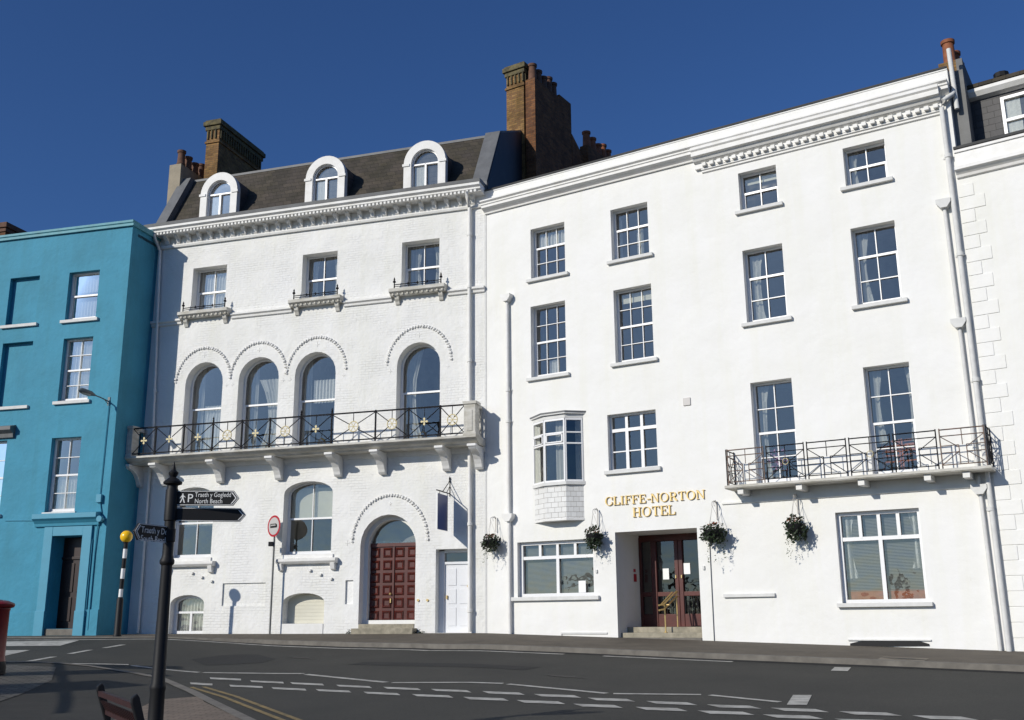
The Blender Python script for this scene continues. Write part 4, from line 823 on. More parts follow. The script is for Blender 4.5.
# hotel balcony
mb = FH.mb(); mb.box(7.27, 13.12, -.62, 0, 2.98, 3.05); mb.prism([(-.64, 3.0), (-.62, 2.985), (-.62, 3.06), (-.64, 3.045)], 'x', 7.27, 13.12); hb = mb.build('balcony', 'stonewhite', hotel)
for u in (7.62, 9.02, 10.42, 11.82, 12.6):
    mb = FH.mb(); mb.box(u-.07, u+.07, -.55, 0, 2.85, 2.978); mb.build('support_block', 'trimwhite', hb)
yb = -.58; zb0, zt0 = 3.10, 3.90
def hpanel(mb, A, B):
    A = Vector(A); B = Vector(B)
    def P(s, z): return tuple(A+(B-A)*s+Vector((0, 0, z)))
    for s in (0.03, .97): mb.tube([P(s, 3.05), P(s, 3.93)], .015, 5)
    for z in (3.90, 3.76, 3.14, 3.40, 3.55): mb.tube([P(0.03, z), P(.97, z)], .012 if z < 3.9 else .015, 5) if z not in (3.40, 3.55) else (mb.tube([P(.03, z), P(.42, z)], .010, 5), mb.tube([P(.58, z), P(.97, z)], .010, 5))
    for a_, b_ in (((.03, 3.14), (.42, 3.42)), ((.03, 3.76), (.42, 3.5)), ((.97, 3.14), (.58, 3.42)), ((.97, 3.76), (.58, 3.5))): mb.tube([P(*a_), P(*b_)], .010, 5)
    for s in (.42, .58): mb.tube([P(s, 3.14), P(s, 3.55)], .011, 5)
    mb.tube([P(.5, 3.55), P(.5, 3.90)], .010, 5)
PU = [7.32, 8.28, 9.24, 10.2, 11.16, 12.12, 13.08]
for i, (a, b) in enumerate(zip(PU, PU[1:])):
    mb = FH.mb(); hpanel(mb, (a+.01, yb, 0), (b-.01, yb, 0)); rr = mb.build('rail_panel', 'rustiron' if i in (0, 5) else 'iron', hb)
    if i in (1, 3): 
        N = 16; uc = (a+b)/2; q = FH.mb(); q.T = Matrix.Translation((uc, yb, 3.52)) @ Matrix.Rotation(pi/2, 4, 'X'); q.tube([(cos(2*pi*k/N)*.07, sin(2*pi*k/N)*.07, 0) for k in range(N+1)], .008, 5); q.T = None; q.build('rail_ring', 'gold', rr)
for u in (7.32, 13.08):
    mb = FH.mb(); hpanel(mb, (u, yb, 0), (u, -.02, 0)); mb.build('end_rail', 'iron', hb)

# ------------------------------------------------------------------ RIGHT NEIGHBOUR
nb = FR.root('white_corner_house'); tag(nb, 'white rendered house with quoins and slate attic at the right edge', 'house')
wall(FR, .03, 9, -1.5, 10.36, [dict(u0=4.2, u1=5.3, z0=6.6, z1=8.6, r=.25), dict(u0=4.2, u1=5.3, z0=3.2, z1=5.4, r=.25)], 'stucco', nb, depth=9)
for c, d in ((6.6, 8.6), (3.2, 5.4)): window(FR, nb, 4.2, 5.3, c, d, .25, cols=2, rows=(2, 2), curtain=[('lace', 0, .3, 0, 1)], sill=(c, c-.09, .12, .1, 'sill'), name='sash_window')
mb = FR.mb(); mb.prism([(0, 9.72), (-.06, 9.74), (-.08, 9.80), (-.16, 9.86), (-.22, 9.88), (-.22, 9.96), (-.05, 9.98), (-.03, 10.36), (-.07, 10.36), (-.07, 10.42), (.3, 10.44), (.3, 9.72)], 'x', .08, 9); mb.build('parapet_cornice', 'trimwhite', nb)
mb = FR.mb(); mb.box(.08, 9, -.09, .35, 10.44, 10.50); mb.build('coping', 'rooftop', nb)
mb = FR.mb(); mb.prism([(.95, 10.0), (.95, 12.05), (3.5, 13.3), (8.5, 13.3), (8.5, 10.0)], 'x', .1, 9); rf = mb.build('slate_attic', 'darkslate', nb)
mb = FR.mb(); mb.prism([(.94, 11.98), (.80, 12.02), (.72, 12.12), (.72, 12.2), (.9, 12.24), (.97, 12.1)], 'x', .1, 9); mb.build('eaves_board', 'trimwhite', rf)
mb = FR.mb(); mb.prism([(.70, 12.22), (.68, 12.30), (3.4, 13.52), (3.5, 13.3)], 'x', .1, 9); mb.build('upper_roof', 'slate', rf)
mb = FR.mb(); ring(mb, outline(1.05, 2.2, 10.7, 11.85), outline(1.05, 2.2, 10.7, 11.85, inset=.07), .85, .97); mb.box(1.1, 2.15, .87, .95, 11.22, 11.29); aw = mb.build('attic_window', 'pvc', nb)
mb = FR.mb(); mb.poly([(1.1, .93, 10.75), (2.15, .93, 10.75), (2.15, .93, 11.8), (1.1, .93, 11.8)]); mb.build('pane', 'glass', aw, fix=False)
q = wavy(FR, 1.12, 1.45, 10.76, 11.8, .942, amp=.004); q.build('net_curtain', 'lace', aw, fix=False)
mb = FR.mb(); mb.tube([(.95, 2.2, 12.7), (.95, 2.2, 13.0)], .1, 10); mb.tube([(.95, 2.2, 13.0), (.95, 2.2, 13.12)], .18, 10); mb.build('roof_vent_cowl', 'black', nb)
z = -.75; k = 0; mb = FR.mb()
while z < 9.5:
    w_ = (.52, .50, .56, .54)[k % 4] if k % 2 else (.33, 0, .30, 0)[k % 4]; mb.box(.06, .06+w_, -.016, 0, z+.006, z+.305); z += .313; k += 1
mb.each('quoin', 'stucco', nb, bevel=.006)

# ------------------------------------------------------------------ lettering on the hotel
def glyph(ch):
    """serif capital, unit height; returns (list of polygons, advance)"""
    P = []
    def st(x, w=.13, y0=0, y1=1): P.append([(x, y0), (x+w, y0), (x+w, y1), (x, y1)])
    def hs(x0, x1, y, t=.06): P.append([(x0, y), (x1, y), (x1, y+t), (x0, y+t)])
    def serif(x, y, w=.34, t=.055): hs(x, x+w, y if y < .5 else y-t, t)
    def arc(cx_, cy_, rx, ry, t0, t1, wmax, wmin=.05, n=18):
        o, i_ = [], []
        for k in range(n+1):
            t = radians(t0+(t1-t0)*k/n); w = wmin+(wmax-wmin)*abs(cos(t))**1.5
            o.append((cx_+rx*cos(t), cy_+ry*sin(t))); i_.append((cx_+(rx-w)*cos(t), cy_+(ry-min(w, .07))*sin(t)))
        for k in range(n): P.append([o[k], o[k+1], i_[k+1], i_[k]])
    if ch == 'C': arc(.46, .5, .44, .52, 45, 315, .14); P.append([(.74, .62), (.82, .62), (.82, .98), (.76, .9)]); P.append([(.74, .38), (.82, .38), (.80, .12), (.74, .16)]); return P, .95
    if ch == 'O': arc(.46, .5, .45, .52, 0, 360, .14, n=28); return P, 1.02
    if ch == 'L': st(.09); serif(0, 0); serif(0, 1); hs(.1, .68, 0, .06); P.append([(.60, 0), (.70, 0), (.72, .30), (.66, .30)]); return P, .82
    if ch == 'I': st(.09); serif(0, 0); serif(0, 1); return P, .46
    if ch in 'FE':
        st(.09); serif(0, 0); hs(0, .68, .94, .06); P.append([(.60, 1), (.68, 1), (.68, .72), (.63, .72)]); hs(.2, .48, .49, .055); P.append([(.44, .38), (.49, .38), (.49, .66), (.44, .66)])
        if ch == 'E': hs(0, .68, 0, .06); P.append([(.62, 0), (.70, 0), (.72, .28), (.67, .28)])
        return P, .80
    if ch == '-': hs(.06, .40, .36, .10); return P, .48
    if ch == 'N': st(.08, .07); st(.72, .07); P.append([(.04, 1), (.22, 1), (.79, 0), (.70, 0)]); serif(0, 0, .26); serif(0, 1, .2); serif(.62, 1, .28); return P, .98
    if ch == 'R': st(.09); serif(0, 0); serif(0, 1, .3); hs(.2, .44, .94, .06); hs(.2, .44, .45, .06); arc(.42, .725, .30, .275, -90, 90, .15); P.append([(.36, .5), (.52, .5), (.84, .04), (.84, 0), (.66, 0)]); return P, .92
    if ch == 'T': st(.32); serif(.23, 0); hs(.02, .78, .94, .06); P.append([(.02, 1), (.09, 1), (.06, .72), (.02, .72)]); P.append([(.71, 1), (.78, 1), (.78, .72), (.74, .72)]); return P, .88
    if ch == 'H': st(.09); st(.66); serif(0, 0); serif(0, 1); serif(.57, 0); serif(.57, 1); hs(.2, .7, .48, .06); return P, 1.0
    return P, .5
def word(F, txt, u0, u1, z0, z1, y0, y1, parent, m):
    adv = sum(glyph(c)[1] for c in txt)-.08; h = z1-z0; sx = (u1-u0)/adv; x = u0
    for ch in txt:
        P, a = glyph(ch); mb = MB()
        for poly in P: mb.prism([(x+px*sx, z0+pz*h) for px, pz in poly], 'y', y0, y1+random.random()*.0)
        o = mb.build('hyphen' if ch == '-' else 'letter', m, parent); x += a*sx
P_ = FH.world(5.13, 0, 2.5); hs_ = empty('hotel_lettering', P_, FH.rz); tag(hs_, 'gold raised serif capitals on the white wall above the hotel entrance', 'sign')
word(FH, 'CLIFFE-NORTON', 3.76-5.13, 6.52-5.13, .36, .58, -.045, -.015, hs_, 'lettergold')
word(FH, 'HOTEL', 4.54-5.13, 5.72-5.13, .02, .26, -.045, -.015, hs_, 'lettergold')

# ------------------------------------------------------------------ things on the fronts
# hanging baskets
def basket(seed):
    rnd = random.Random(seed); root = empty('hanging_basket', (0, 0, 0))
    mb = MB(); mb.box(-.012, .012, .24, .25, .3, .70); mb.tube([(0, .25, .62), (.0, .2, .72), (0, .1, .66), (0, .12, .58)], .008, 6); mb.tube([(0, .25, .66), (0, .12, .70), (0, 0, .66), (0, -.02, .58)], .009, 6); mb.build('wall_bracket', 'basin', root)
    mb = MB()
    for k in range(3): t = k*2*pi/3+.4; mb.tube([(0, 0, .58), (cos(t)*.17, sin(t)*.17, .12)], .004, 4)
    mb.build('chain', 'basin', root)
    mb = MB(); mb.lathe([(.02, -.16), (.12, -.12), (.18, -.03), (.2, .07), (.17, .07)], (0, 0, 0), 14); mb.build('bowl', 'black', root, smooth=True)
    tr = [(rnd.uniform(0, 2*pi), rnd.uniform(.12, .5)) for _ in range(rnd.randint(6, 13))]; sk_ = (rnd.uniform(.85, 1.1), rnd.uniform(.8, 1.15), rnd.uniform(-.05, .05))
    def leaves(name, m, N, fn, s0, s1):
        mb = MB()
        for _ in range(N):
            c = fn(); a = Vector([rnd.gauss(0, 1) for _ in range(3)]).normalized(); b_ = a.orthogonal().normalized(); c_ = a.cross(b_); s = rnd.uniform(s0, s1)
            mb.add([c-b_*s, c-c_*s*.5+a*s*.2, c+b_*s, c+c_*s*.5+a*s*.2], [(0, 1, 2, 3)])
        return mb.build(name, m, root, fix=False)
    def ball():
        while True:
            p = Vector((rnd.uniform(-1, 1), rnd.uniform(-1, 1), rnd.uniform(-1, 1)))
            if .35 < p.length < 1: return Vector((p.x*.27*sk_[0]+p.z*sk_[2]+.03*sin(p.z*9+seed), p.y*.23, p.z*.27*sk_[1]-.02+.03*cos(p.x*11+seed)))
    leaves('foliage', 'leaf', 430, ball, .028, .055)
    def trail():
        a, l = rnd.choice(tr); s = rnd.random(); return Vector((cos(a)*(.16+.06*s)+rnd.gauss(0, .015), sin(a)*(.14+.05*s), -.14-l*s+rnd.gauss(0, .01)))
    leaves('trailing_stems', 'leaf2', 120, trail, .012, .024)
    def top():
        t = rnd.uniform(0, 2*pi); r = rnd.uniform(0, .2); return Vector((cos(t)*r, sin(t)*r-.03, .2+rnd.uniform(-.05, .06)-r*.3))
    leaves('flowers', 'flower', 42, top, .013, .026)
    return root
BL = [(.363, 2.06, 'hanging basket of dark leaves and few flowers beside the hotel drainpipe'), (3.54, 2.05, 'hanging basket between the wide ground floor window and the hotel entrance'), (6.80, 1.99, 'hanging basket with red flowers just right of the hotel entrance'), (8.80, 2.01, 'hanging basket with trailing stems below the hotel balcony')]
for i, (u, z, lab) in enumerate(BL):
    b_ = basket(11+i); b_.scale = [(1.0, 1.0, 1.0), (1.02, 1.0, 1.05), (1.2, 1.1, 1.12), (1.1, 1.05, 1.12)][i]; b_.location = FH.world(u, -.30, z); b_.rotation_euler = (0, 0, FH.rz); tag(b_, lab, 'hanging basket', 'hanging baskets on the hotel front')
# projecting navy sign on the villa
r = empty('projecting_sign', FV.world(-1.08, 0, 2.4), FV.rz); tag(r, 'navy blue board hanging from an iron wall bracket between the two villa doors', 'sign')
mb = MB(); mb.box(-.02, .02, -.98, -.2, .02, 1.0); mb.build('board', 'navy', r, bevel=.006)
mb = MB(); mb.box(-.025, .025, -1.0, -.98, .01, 1.01); mb.build('board_frame', 'white', r)
mb = MB(); mb.tube([(0, 0, 1.08), (0, -1.02, 1.08)], .016, 6); mb.tube([(0, 0, 1.45), (0, -.55, 1.09)], .012, 6); mb.tube([(0, 0, 1.45), (0, 0, 1.0)], .014, 6); mb.tube([(0, -.25, 1.09), (0, 0, 1.3)], .01, 6)
for y_ in (-.2, -.78): mb.tube([(0, y_, 1.0), (0, y_, 1.09)], .008, 5)
mb.lathe([(.03, 0), (.015, .05), (.025, .09), (.002, .16)], (0, -.03, 1.42), 8); mb.build('bracket', 'iron', r)
def text_mesh(name, s, size, m, parent, loc, rot, ext=.001, align='LEFT', sx=1.):
    cu = bpy.data.curves.new(name, 'FONT'); cu.body = s; cu.size = size; cu.extrude = ext; cu.align_x = align; cu.resolution_u = 3
    t = bpy.data.objects.new('tmp', cu); COL.objects.link(t); bpy.context.view_layer.update()
    me = bpy.data.meshes.new_from_object(t); bpy.data.objects.remove(t)
    o = bpy.data.objects.new(name, me); COL.objects.link(o); me.materials.clear(); me.materials.append(M[m]); o.parent = parent; o.location = loc; o.rotation_euler = rot; o.scale = (sx, 1, 1); return o
# wall street lamp on the blue house
r = empty('wall_street_lamp', FB.world(-.30, 0, 6.62), FB.rz); tag(r, 'grey street lamp on a bracket arm fixed to the blue house corner', 'street lamp')
mb = MB(); mb.box(-.04, .04, -.02, 0, -.12, .14); mb.tube([(0, 0, 0), (-.06, -.35, .07), (-.14, -.62, .11)], .02, 8); mb.tube([(0, 0, -.1), (-.03, -.2, .04)], .012, 6); mb.build('arm', 'lamp', r)
mb = MB(); mb.tube([(-.12, -.52, .10), (-.16, -.66, .13), (-.27, -.98, .17), (-.3, -1.06, .17)], .05, 10, rs=[.03, .075, .085, .03]); mb.build('lamp_head', 'lamp', r, smooth=True)
mb = MB(); mb.tube([(-.17, -.70, .085), (-.265, -.96, .12)], .055, 10); mb.build('lens', 'lens', r, smooth=True)
# brass handrail at the entrance
r = empty('brass_handrail', FH.world(5.17, .30, -.335), FH.rz); tag(r, 'polished brass handrail on the hotel entrance steps', 'handrail')
mb = MB(); mb.tube([(0, 0, 0), (0, 0, .68)], .019, 10); mb.lathe([(.05, 0), (.05, .015), (.02, .03)], (0, 0, 0), 12); mb.build('front_post', 'brass', r, smooth=True)
mb = MB(); mb.tube([(.1, .52, .135), (.1, .52, .98)], .017, 10); mb.build('rear_post', 'brass', r, smooth=True)
for nm, dz_ in (('top_rail', 0.), ('lower_rail', -.12)):
    mb = MB(); mb.tube([(-.06, -.22, .66+dz_), (0, -.08, .68+dz_), (.1, .52, 1.0+dz_), (.11, .58, 1.0+dz_)], .022, 8); mb.build(nm, 'brass', r, smooth=True)
mb = MB(); mb.tube([(-.12, .02, .67), (.12, .02, .67)], .02, 8); mb.tube([(-.12, .02, .67), (-.02, .54, .99)], .018, 8); mb.build('side_rail', 'brass', r, smooth=True)
# chairs behind the right balcony window, flowers in the left one
def chair(lab, u, y_, rz):
    r = empty('dining_chair', FH.world(u, y_, 3.0), FH.rz+rz); tag(r, lab, 'chair', 'wooden chairs behind the balcony window')
    mb = MB(); mb.box(-.21, .21, -.2, .2, .44, .48); mb.build('seat', 'chairwood', r, bevel=.01)
    mb = MB(); mb.box(-.21, -.17, -.2, -.16, .48, .98); mb.box(.17, .21, -.2, -.16, .48, .98)
    for z_ in (.6, .72, .84, .94): mb.box(-.17, .17, -.195, -.17, z_-.035, z_+.02)
    mb.build('backrest', 'chairwood', r, bevel=.006)
    for sx in (-.19, .19):
        for sy in (-.18, .18): mb = MB(); mb.box(sx-.018, sx+.018, sy-.018, sy+.018, 0, .44); mb.build('leg', 'chairwood', r)
chair('varnished wooden chair on the left inside the right balcony window', 10.86, .75, .15); chair('varnished wooden chair on the right inside the right balcony window', 11.36, .72, -.2)
r = empty('flower_vase', FH.world(8.2, .55, 3.15), FH.rz); tag(r, 'vase of pink flowers inside the left balcony window', 'vase')
mb = MB(); mb.lathe([(.06, 0), (.1, .1), (.09, .25), (.05, .34), (.07, .38)], (0, 0, 0), 14); mb.build('vase', 'lamp', r, smooth=True)
mb = MB(); rnd = random.Random(3)
for _ in range(160):
    c = Vector((rnd.gauss(0, .13), rnd.gauss(0, .08), .58+rnd.gauss(0, .12))); a = Vector([rnd.gauss(0, 1) for _ in range(3)]).normalized(); b_ = a.orthogonal().normalized(); c_ = a.cross(b_); s = .03
    mb.add([c-b_*s, c-c_*s, c+b_*s, c+c_*s], [(0, 1, 2, 3)])
mb.build('blooms', 'pink', r, fix=False)

# ------------------------------------------------------------------ street furniture
def gz(x, y, k=True): return road_z(x, y)+(kerbh(x) if k else 0)
# beacon
x, y = -10.92, 29.3; zb_ = gz(x, y); r = empty('crossing_beacon', (x, y, zb_)); tag(r, 'black and white striped crossing beacon with amber globe by the blue house', 'crossing beacon')
mb = MB(); mb.tube([(0, 0, 1.0), (0.03, 0, 2.5)], .055, 14); mb.build('pole', 'white', r, smooth=True)
for a, b in ((1.28, 1.56), (1.84, 2.12), (2.38, 2.56)): mb = MB(); mb.tube([(.03*(a-1)/1.5, 0, a), (.03*(b-1)/1.5, 0, b)], .0575, 14); mb.build('black_band', 'black', r, smooth=True)
mb = MB(); mb.lathe([(.11, 0), (.11, .05), (.095, .07), (.09, 1.0), (.06, 1.06)], (0, 0, 0), 14); mb.build('base_sleeve', 'black', r, smooth=True)
mb = MB(); mb.lathe([(.17*sin(pi*k/12)+.0005, .17-.17*cos(pi*k/12)) for k in range(13)], (.03, 0, 2.55), 22); mb.build('amber_globe', 'amber', r, smooth=True)
mb = MB(); mb.lathe([(.06, 0), (.075, .02), (.075, .05)], (.03, 0, 2.53), 14); mb.build('globe_collar', 'black', r, smooth=True)
# bus-prohibition sign
x, y = -7.02, 30.6; zb_ = gz(x, y); r = empty('round_traffic_sign', (x, y, zb_)); tag(r, 'round red bordered no buses sign on a thin grey pole', 'traffic sign')
hh = EYE+2.73-zb_
mb = MB(); mb.tube([(0, 0, 0), (0, 0, hh+.22)], .028, 10); mb.build('pole', 'greysteel', r, smooth=True)
ds = empty('sign_face', (0, 0, hh), 0); ds.parent = r; ds.rotation_euler = (0, 0, radians(-42)); COL.objects.link(ds) if ds.name not in COL.objects else None
bpy.data.objects.remove(ds)
rot = Matrix.Rotation(radians(-42), 4, 'Z') @ Matrix.Translation((0, -.035, 0))
def disc(rad, y0, y1, n=28):
    mb = MB(); mb.T = rot; mb.prism([(rad*cos(2*pi*k/n), hh+rad*sin(2*pi*k/n)) for k in range(n)], 'y', y0, y1); return mb
o = disc(.315, -.004, .003).build('sign_disc', 'signred', r); disc(.314, .0035, .006).build('sign_back', 'sill', r); disc(.255, -.008, -.0045).build('white_centre', 'signwhite', o)
mb = MB(); mb.T = rot
mb.prism([(-.17, hh-.05), (.15, hh-.05), (.17, hh-.02), (.16, hh+.04), (.10, hh+.07), (-.17, hh+.07)], 'y', -.0115, -.0085); mb.build('bus_symbol', 'black', o)
mb = MB(); mb.T = rot
for a in (-.14, -.08, -.02, .04): mb.prism([(a, hh+.005), (a+.045, hh+.005), (a+.045, hh+.045), (a, hh+.045)], 'y', -.0135, -.012)
mb.prism([(-.12, hh-.072), (-.06, hh-.072), (-.06, hh-.03), (-.12, hh-.03)], 'y', -.0135, -.012) if False else None
mb.build('bus_symbol_windows', 'signwhite', o)
mb = MB(); mb.box(-.16, -.02, -.06, .06, hh-.585, hh-.455); mb.build('control_box', 'black', r, bevel=.01)
# fingerpost
x, y = -3.64, 11.0; zb_ = road_z(x, y)+.108; r = empty('fingerpost', (x, y, zb_)); tag(r, 'black cast iron fingerpost with white lettered direction arms', 'signpost')
H_ = EYE+1.66-zb_
prof = [(.12, 0), (.12, .05), (.10, .08), (.085, .12), (.083, .16), (.078, .2), (.074, .55), (.080, .57), (.080, .6), (.068, .63), (.058, 1.6), (.056, H_-1.08), (.074, H_-1.06), (.076, H_-1.03), (.062, H_-1.0), (.055, H_-.97), (.055, H_-.84), (.066, H_-.83), (.066, H_-.70), (.055, H_-.69), (.055, H_-.62), (.066, H_-.61), (.066, H_-.29), (.055, H_-.27), (.055, H_-.24), (.095, H_-.225), (.10, H_-.205), (.06, H_-.17), (.03, H_-.15), (.05, H_-.12), (.052, H_-.10), (.025, H_-.075), (.02, H_-.05), (.012, H_-.02), (.002, H_+.02)]
mb = MB(); mb.lathe(prof, (0, 0, 0), 20); mb.build('post', 'black', r, smooth=True)
def arm(zc, L_, h, az, lines, front='lettered', sz=.052):
    T = Matrix.Rotation(az, 4, 'Z')
    mb = MB(); mb.T = T; x0 = .05
    mb.prism([(x0, zc-h/2), (L_-.06, zc-h/2), (L_, zc), (L_-.06, zc+h/2), (x0, zc+h/2)], 'y', -.012, .012); a = mb.build('direction_arm', 'black', r, bevel=.003)
    mb = MB(); mb.T = T
    for sgn in (-1, 1):
        y0 = sgn*.0125; y1 = sgn*.0145
        mb.prism([(x0, zc+h/2-.010), (L_-.065, zc+h/2-.010), (L_-.012, zc), (L_-.065, zc-h/2+.010), (x0, zc-h/2+.010), (x0, zc-h/2+.004), (L_-.062, zc-h/2+.004), (L_-.004, zc), (L_-.062, zc+h/2-.004), (x0, zc+h/2-.004)], 'y', min(y0, y1), max(y0, y1))
        mb.prism([(L_-.085, zc+h/2-.02), (L_-.073, zc+h/2-.02), (L_-.025, zc), (L_-.073, zc-h/2+.02), (L_-.085, zc-h/2+.02), (L_-.038, zc)], 'y', min(y0, y1), max(y0, y1))
    mb.build('arm_border', 'white', a)
    return a, T
a1, T1 = arm(H_-.375, .71, .16, radians(4), None)
zc = H_-.375
def man(mb, x0, z0, s):
    for pl_ in ([(.30, .80), (.42, .80), (.42, .92), (.30, .92)], [(.28, .42), (.46, .42), (.44, .78), (.28, .78)], [(.28, .45), (.38, .45), (.20, 0), (.08, 0)], [(.36, .45), (.46, .45), (.62, 0), (.50, 0)], [(.28, .76), (.30, .66), (.12, .42), (.06, .48)], [(.42, .76), (.44, .64), (.64, .50), (.62, .60)]):
        mb.prism([(x0+p*s, z0+q*s) for p, q in pl_], 'y', -.0155, -.0125)
mb = MB(); mb.T = T1; man(mb, .08, zc-.05, .105); mb.build('walking_figure', 'white', a1)
def atxt(s, size, ux, uz, T, a, parent, flip=False, m='white', sx=1.):
    loc = T @ Vector((ux, -.0155 if not flip else .0155, uz)); text_mesh('arm_text', s, size, m, parent, loc, (pi/2, 0, a+(pi if flip else 0)), .0008, sx=sx)
atxt('P', .125, .165, zc-.043, T1, radians(4), a1)
atxt('Traeth y Gogledd', .070, .245, zc+.012, T1, radians(4), a1, sx=.76); atxt('North Beach', .070, .245, zc-.056, T1, radians(4), a1, sx=.80)
a2, T2 = arm(H_-.545, .78, .145, radians(12), None); zc2 = H_-.53
a3, T3 = arm(H_-.76, .52, .17, radians(180+67), None); zc3 = H_-.78
# back of third arm carries lettering facing the camera side
T3r = T3
mb = MB(); mb.T = T3 @ Matrix.Rotation(0, 4, 'Z')
for k in range(1): man(mb, .40, zc3-.05, .06)
mb.build('walking_figure', 'white', a3)
for flip in (True,):
    loc = T3 @ Vector((.43, .0155, zc3+.014)); text_mesh('arm_text', 'Traeth y De', .09, 'white', a3, loc, (pi/2, 0, radians(180+67)+pi), .0008, sx=.86)
    loc = T3 @ Vector((.43, .0155, zc3-.074)); text_mesh('arm_text', 'South Beach', .09, 'white', a3, loc, (pi/2, 0, radians(180+67)+pi), .0008, sx=.86)
# pillar box
x, y = -9.28, 19.0; zb_ = road_z(x, y)+.108; r = empty('pillar_box', (x, y, zb_)); tag(r, 'red cylindrical pillar box with black base at the left edge', 'post box')
Hh = EYE+.42-zb_
mb = MB(); mb.lathe([(.235, .22), (.225, .26), (.215, .3), (.215, Hh-.20), (.225, Hh-.18), (.225, Hh-.15)], (0, 0, 0), 32); bd = mb.build('body', 'red', r, smooth=True)
mb = MB(); mb.lathe([(.23, Hh-.15), (.275, Hh-.135), (.29, Hh-.11), (.29, Hh-.075), (.27, Hh-.06), (.18, Hh-.02), (.05, Hh), (.001, Hh)], (0, 0, 0), 32); mb.build('cap', 'red', r, smooth=True)
mb = MB(); mb.lathe([(.25, 0), (.25, .12), (.24, .2), (.232, .225)], (0, 0, 0), 32); mb.build('base', 'black', r, smooth=True)
mb = MB(); mb.box(-.12, .12, -.225, -.2, Hh-.34, Hh-.29); mb.build('posting_slot', 'black', bd)
mb = MB(); mb.box(-.13, .13, -.222, -.2, Hh-.95, Hh-.42); mb.build('door', 'red', bd, bevel=.01)
# bench
A = Vector((-3.66, 9.7)); B = Vector((-2.84, 8.25)); mid = (A+B)/2; zb_ = road_z(mid.x, mid.y)+.108; ang = atan2(B.y-A.y, B.x-A.x)
r = empty('park_bench', (mid.x, mid.y, zb_), ang); tag(r, 'dark red slatted wooden bench seen over its backrest at the bottom', 'bench')
Lb = (B-A).length; hb_ = EYE-.59-zb_
mb = MB()
n_ = 19
for k in range(n_): u = -Lb/2+.06+(Lb-.12)*k/(n_-1); mb.prism([(.0, .5), (.03, .5), (-.06+.03, hb_-.08), (-.06, hb_-.08)], 'x', u-.014, u+.014)
mb.prism([(-.075, hb_-.045), (-.035, hb_-.045), (-.04, hb_), (-.08, hb_)], 'x', -Lb/2, Lb/2); mb.prism([(-.005, .48), (.035, .48), (.03, .54), (-.01, .54)], 'x', -Lb/2, Lb/2); mb.build('backrest', 'benchwood', r)
mb = MB()
for k in range(6): mb.box(-Lb/2, Lb/2, -.46+k*.078, -.46+k*.078+.06, .26, .285)
mb.build('seat', 'benchwood', r)
for u in (-Lb/2-.03, Lb/2+.03):
    mb = MB(); mb.prism([(.03, 0), (.09, 0), (.05, .45), (-.03, hb_+.04), (-.05, hb_+.07), (-.09, hb_+.04), (-.09, hb_), (-.01, .45)], 'x', u-.03, u+.03); mb.build('end_frame', 'black', r, bevel=.01)
    mb = MB(); mb.box(u-.03, u+.03, -.47, -.41, 0, .36); mb.build('leg', 'black', r, bevel=.01)
    mb = MB(); mb.box(u-.035, u+.035, -.5, .02, .35, .395); mb.build('armrest', 'black', r, bevel=.012)

# open shelter frame added out of view beyond the left edge: its beams throw the bars of shade across the near pavement
sun_d = Vector((.70670, .56174, -.43015))
Hs = 2.75
r = empty('added_shading_frame', (-13.4, 16.6, road_z(-13.4, 16.6)+.1)); tag(r, 'added out-of-view dark metal shelter frame on the near pavement left of the pillar box', 'shading')
def shade(p):  # point at height Hs whose shadow falls on p
    z = road_z(*p)+.1; zt = road_z(-13.4, 16.6)+.1+Hs; t = (zt-z)/-sun_d.z; return Vector((p[0]-sun_d.x*t, p[1]-sun_d.y*t, zt))
base = Vector(r.location)
BM = [((-13.6, 20.0), (-6.9, 22.9)), ((-9.9, 15.3), (-6.9, 21.35)), ((-8.6, 14.2), (-6.25, 19.4))]
BM = [((-14.5, 20.4), (-7.2, 22.3)), ((-12.0, 16.2), (-7.1, 20.95)), ((-10.5, 14.0), (-6.8, 18.7)), ((-9.2, 21.6), (-6.1, 14.6))]
def beam(p, q, w, nm='beam', hh_=.05):
    p, q = p-base, q-base; d = (q-p).normalized(); s = Vector((-d.y, d.x, 0))*w/2; mb = MB(); u_ = Vector((0, 0, hh_))
    mb.add([p-s-u_, p+s-u_, q+s-u_, q-s-u_, p-s+u_, p+s+u_, q+s+u_, q-s+u_], [(0, 3, 2, 1), (4, 5, 6, 7), (0, 1, 5, 4), (1, 2, 6, 5), (2, 3, 7, 6), (3, 0, 4, 7)]); return mb.build(nm, 'black', r)
for i, (p, q) in enumerate(BM):
    p, q = shade(p), shade(q); beam(p, q, (.6, .6, 1.1, .14)[i], hh_=(.05, .05, .05, .015)[i])
    if i < 3:
        for e in (p, ): mb = MB(); e2 = e-base; zg = road_z(e.x, e.y)+.1-base.z; mb.box(e2.x-.06, e2.x+.06, e2.y-.06, e2.y+.06, zg, e2.z-.04); mb.build('post', 'black', r)

for (u_, lab, sd) in ((-4.0, 'small dark weed tuft at the left foot of the arched door step', 5), (-1.95, 'small dark weed tuft at the right foot of the arched door step', 6)):
    rnd = random.Random(sd); P_ = FV.world(u_, -.12, -.36); mb = MB()
    for _ in range(70):
        c = Vector((rnd.gauss(0, .08), rnd.gauss(0, .05), abs(rnd.gauss(0, .05))+.01)); a = Vector([rnd.gauss(0, 1) for _ in range(3)]).normalized(); b_ = a.orthogonal().normalized(); c_ = a.cross(b_)
        mb.add([c-b_*.03, c-c_*.012, c+b_*.03, c+c_*.012], [(0, 1, 2, 3)])
    o_ = mb.build('weed_tuft', 'leaf', fix=False); o_.location = P_; tag(o_, lab, 'weed', 'weeds along the foot of the villa wall')
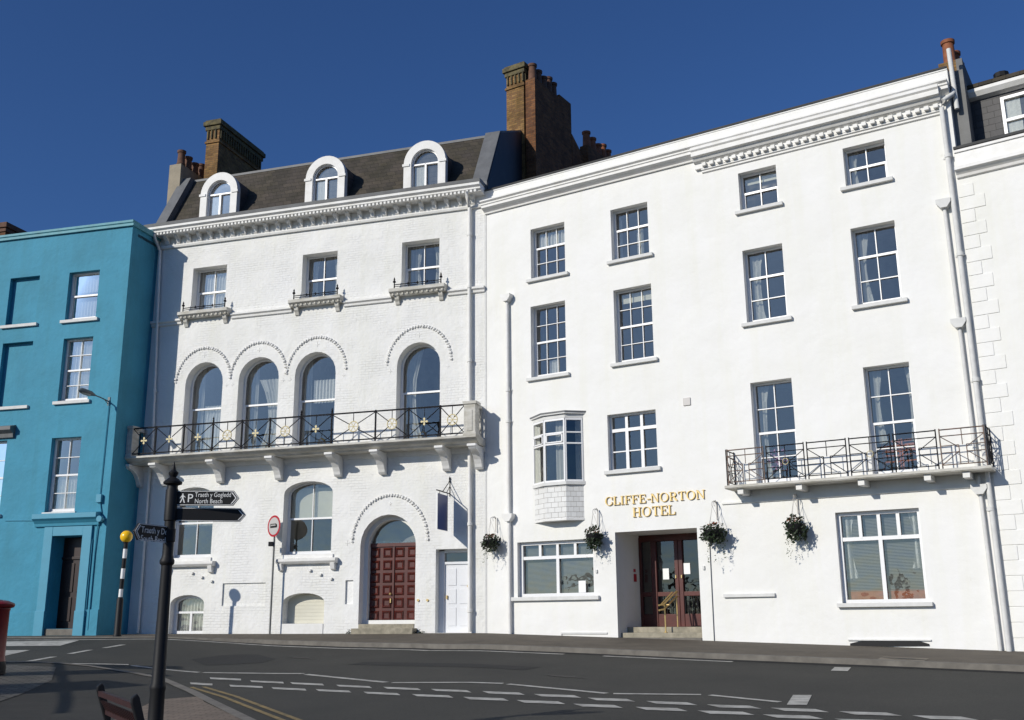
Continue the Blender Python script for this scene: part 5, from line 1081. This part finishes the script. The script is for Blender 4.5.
# ------------------------------------------------------------------ light, sky, camera
w = bpy.data.worlds.new('World'); SC.world = w; w.use_nodes = True; n = w.node_tree
sk = n.nodes.new('ShaderNodeTexSky'); sk.sky_type = 'NISHITA'; sk.sun_disc = False
elev = math.asin(.43015); sazi = atan2(-sun_d.x, -sun_d.y)
sk.sun_elevation = elev; sk.sun_rotation = sazi % (2*pi); sk.altitude = 50; sk.air_density = 1.; sk.dust_density = .7; sk.ozone_density = 3.5
bg = n.nodes['Background']; bg.inputs[1].default_value = .066
mxs = n.nodes.new('ShaderNodeMix'); mxs.data_type = 'RGBA'; mxs.blend_type = 'MULTIPLY'; mxs.inputs[0].default_value = 1.; mxs.inputs[7].default_value = (.55, .84, 1.30, 1)   # deep polarised blue
n.links.new(sk.outputs[0], mxs.inputs[6]); n.links.new(mxs.outputs[2], bg.inputs[0])
sl = bpy.data.lights.new('sun', 'SUN'); sl.energy = 3.75; sl.angle = radians(.5); sl.color = (1, .945, .845)
so = bpy.data.objects.new('sun', sl); COL.objects.link(so); so.rotation_euler = sun_d.to_track_quat('-Z', 'Y').to_euler(); so.location = (-20, -20, 30)
cam = bpy.data.cameras.new('camera'); co = bpy.data.objects.new('camera', cam); COL.objects.link(co); SC.camera = co
p_, r_ = radians(14.1688), radians(-.42505)
Rz = Matrix(((cos(r_), -sin(r_), 0), (sin(r_), cos(r_), 0), (0, 0, 1))); Rx = Matrix(((1, 0, 0), (0, cos(p_), -sin(p_)), (0, sin(p_), cos(p_)))); R0 = Matrix(((1, 0, 0), (0, 0, -1), (0, 1, 0)))
mw = (Rx @ R0 @ Rz).to_4x4(); mw.translation = Vector((0, 0, EYE)); co.matrix_world = mw
cam.sensor_width = 36; cam.lens = 1029.56/1024*36; cam.clip_start = .1; cam.clip_end = 3000
SC.render.resolution_x = 1024; SC.render.resolution_y = 720
vs = SC.view_settings; vs.view_transform = 'Standard'; vs.look = 'None'; vs.gamma = 1; vs.exposure = 0.
SC.cycles.max_bounces = 6; SC.cycles.transparent_max_bounces = 8
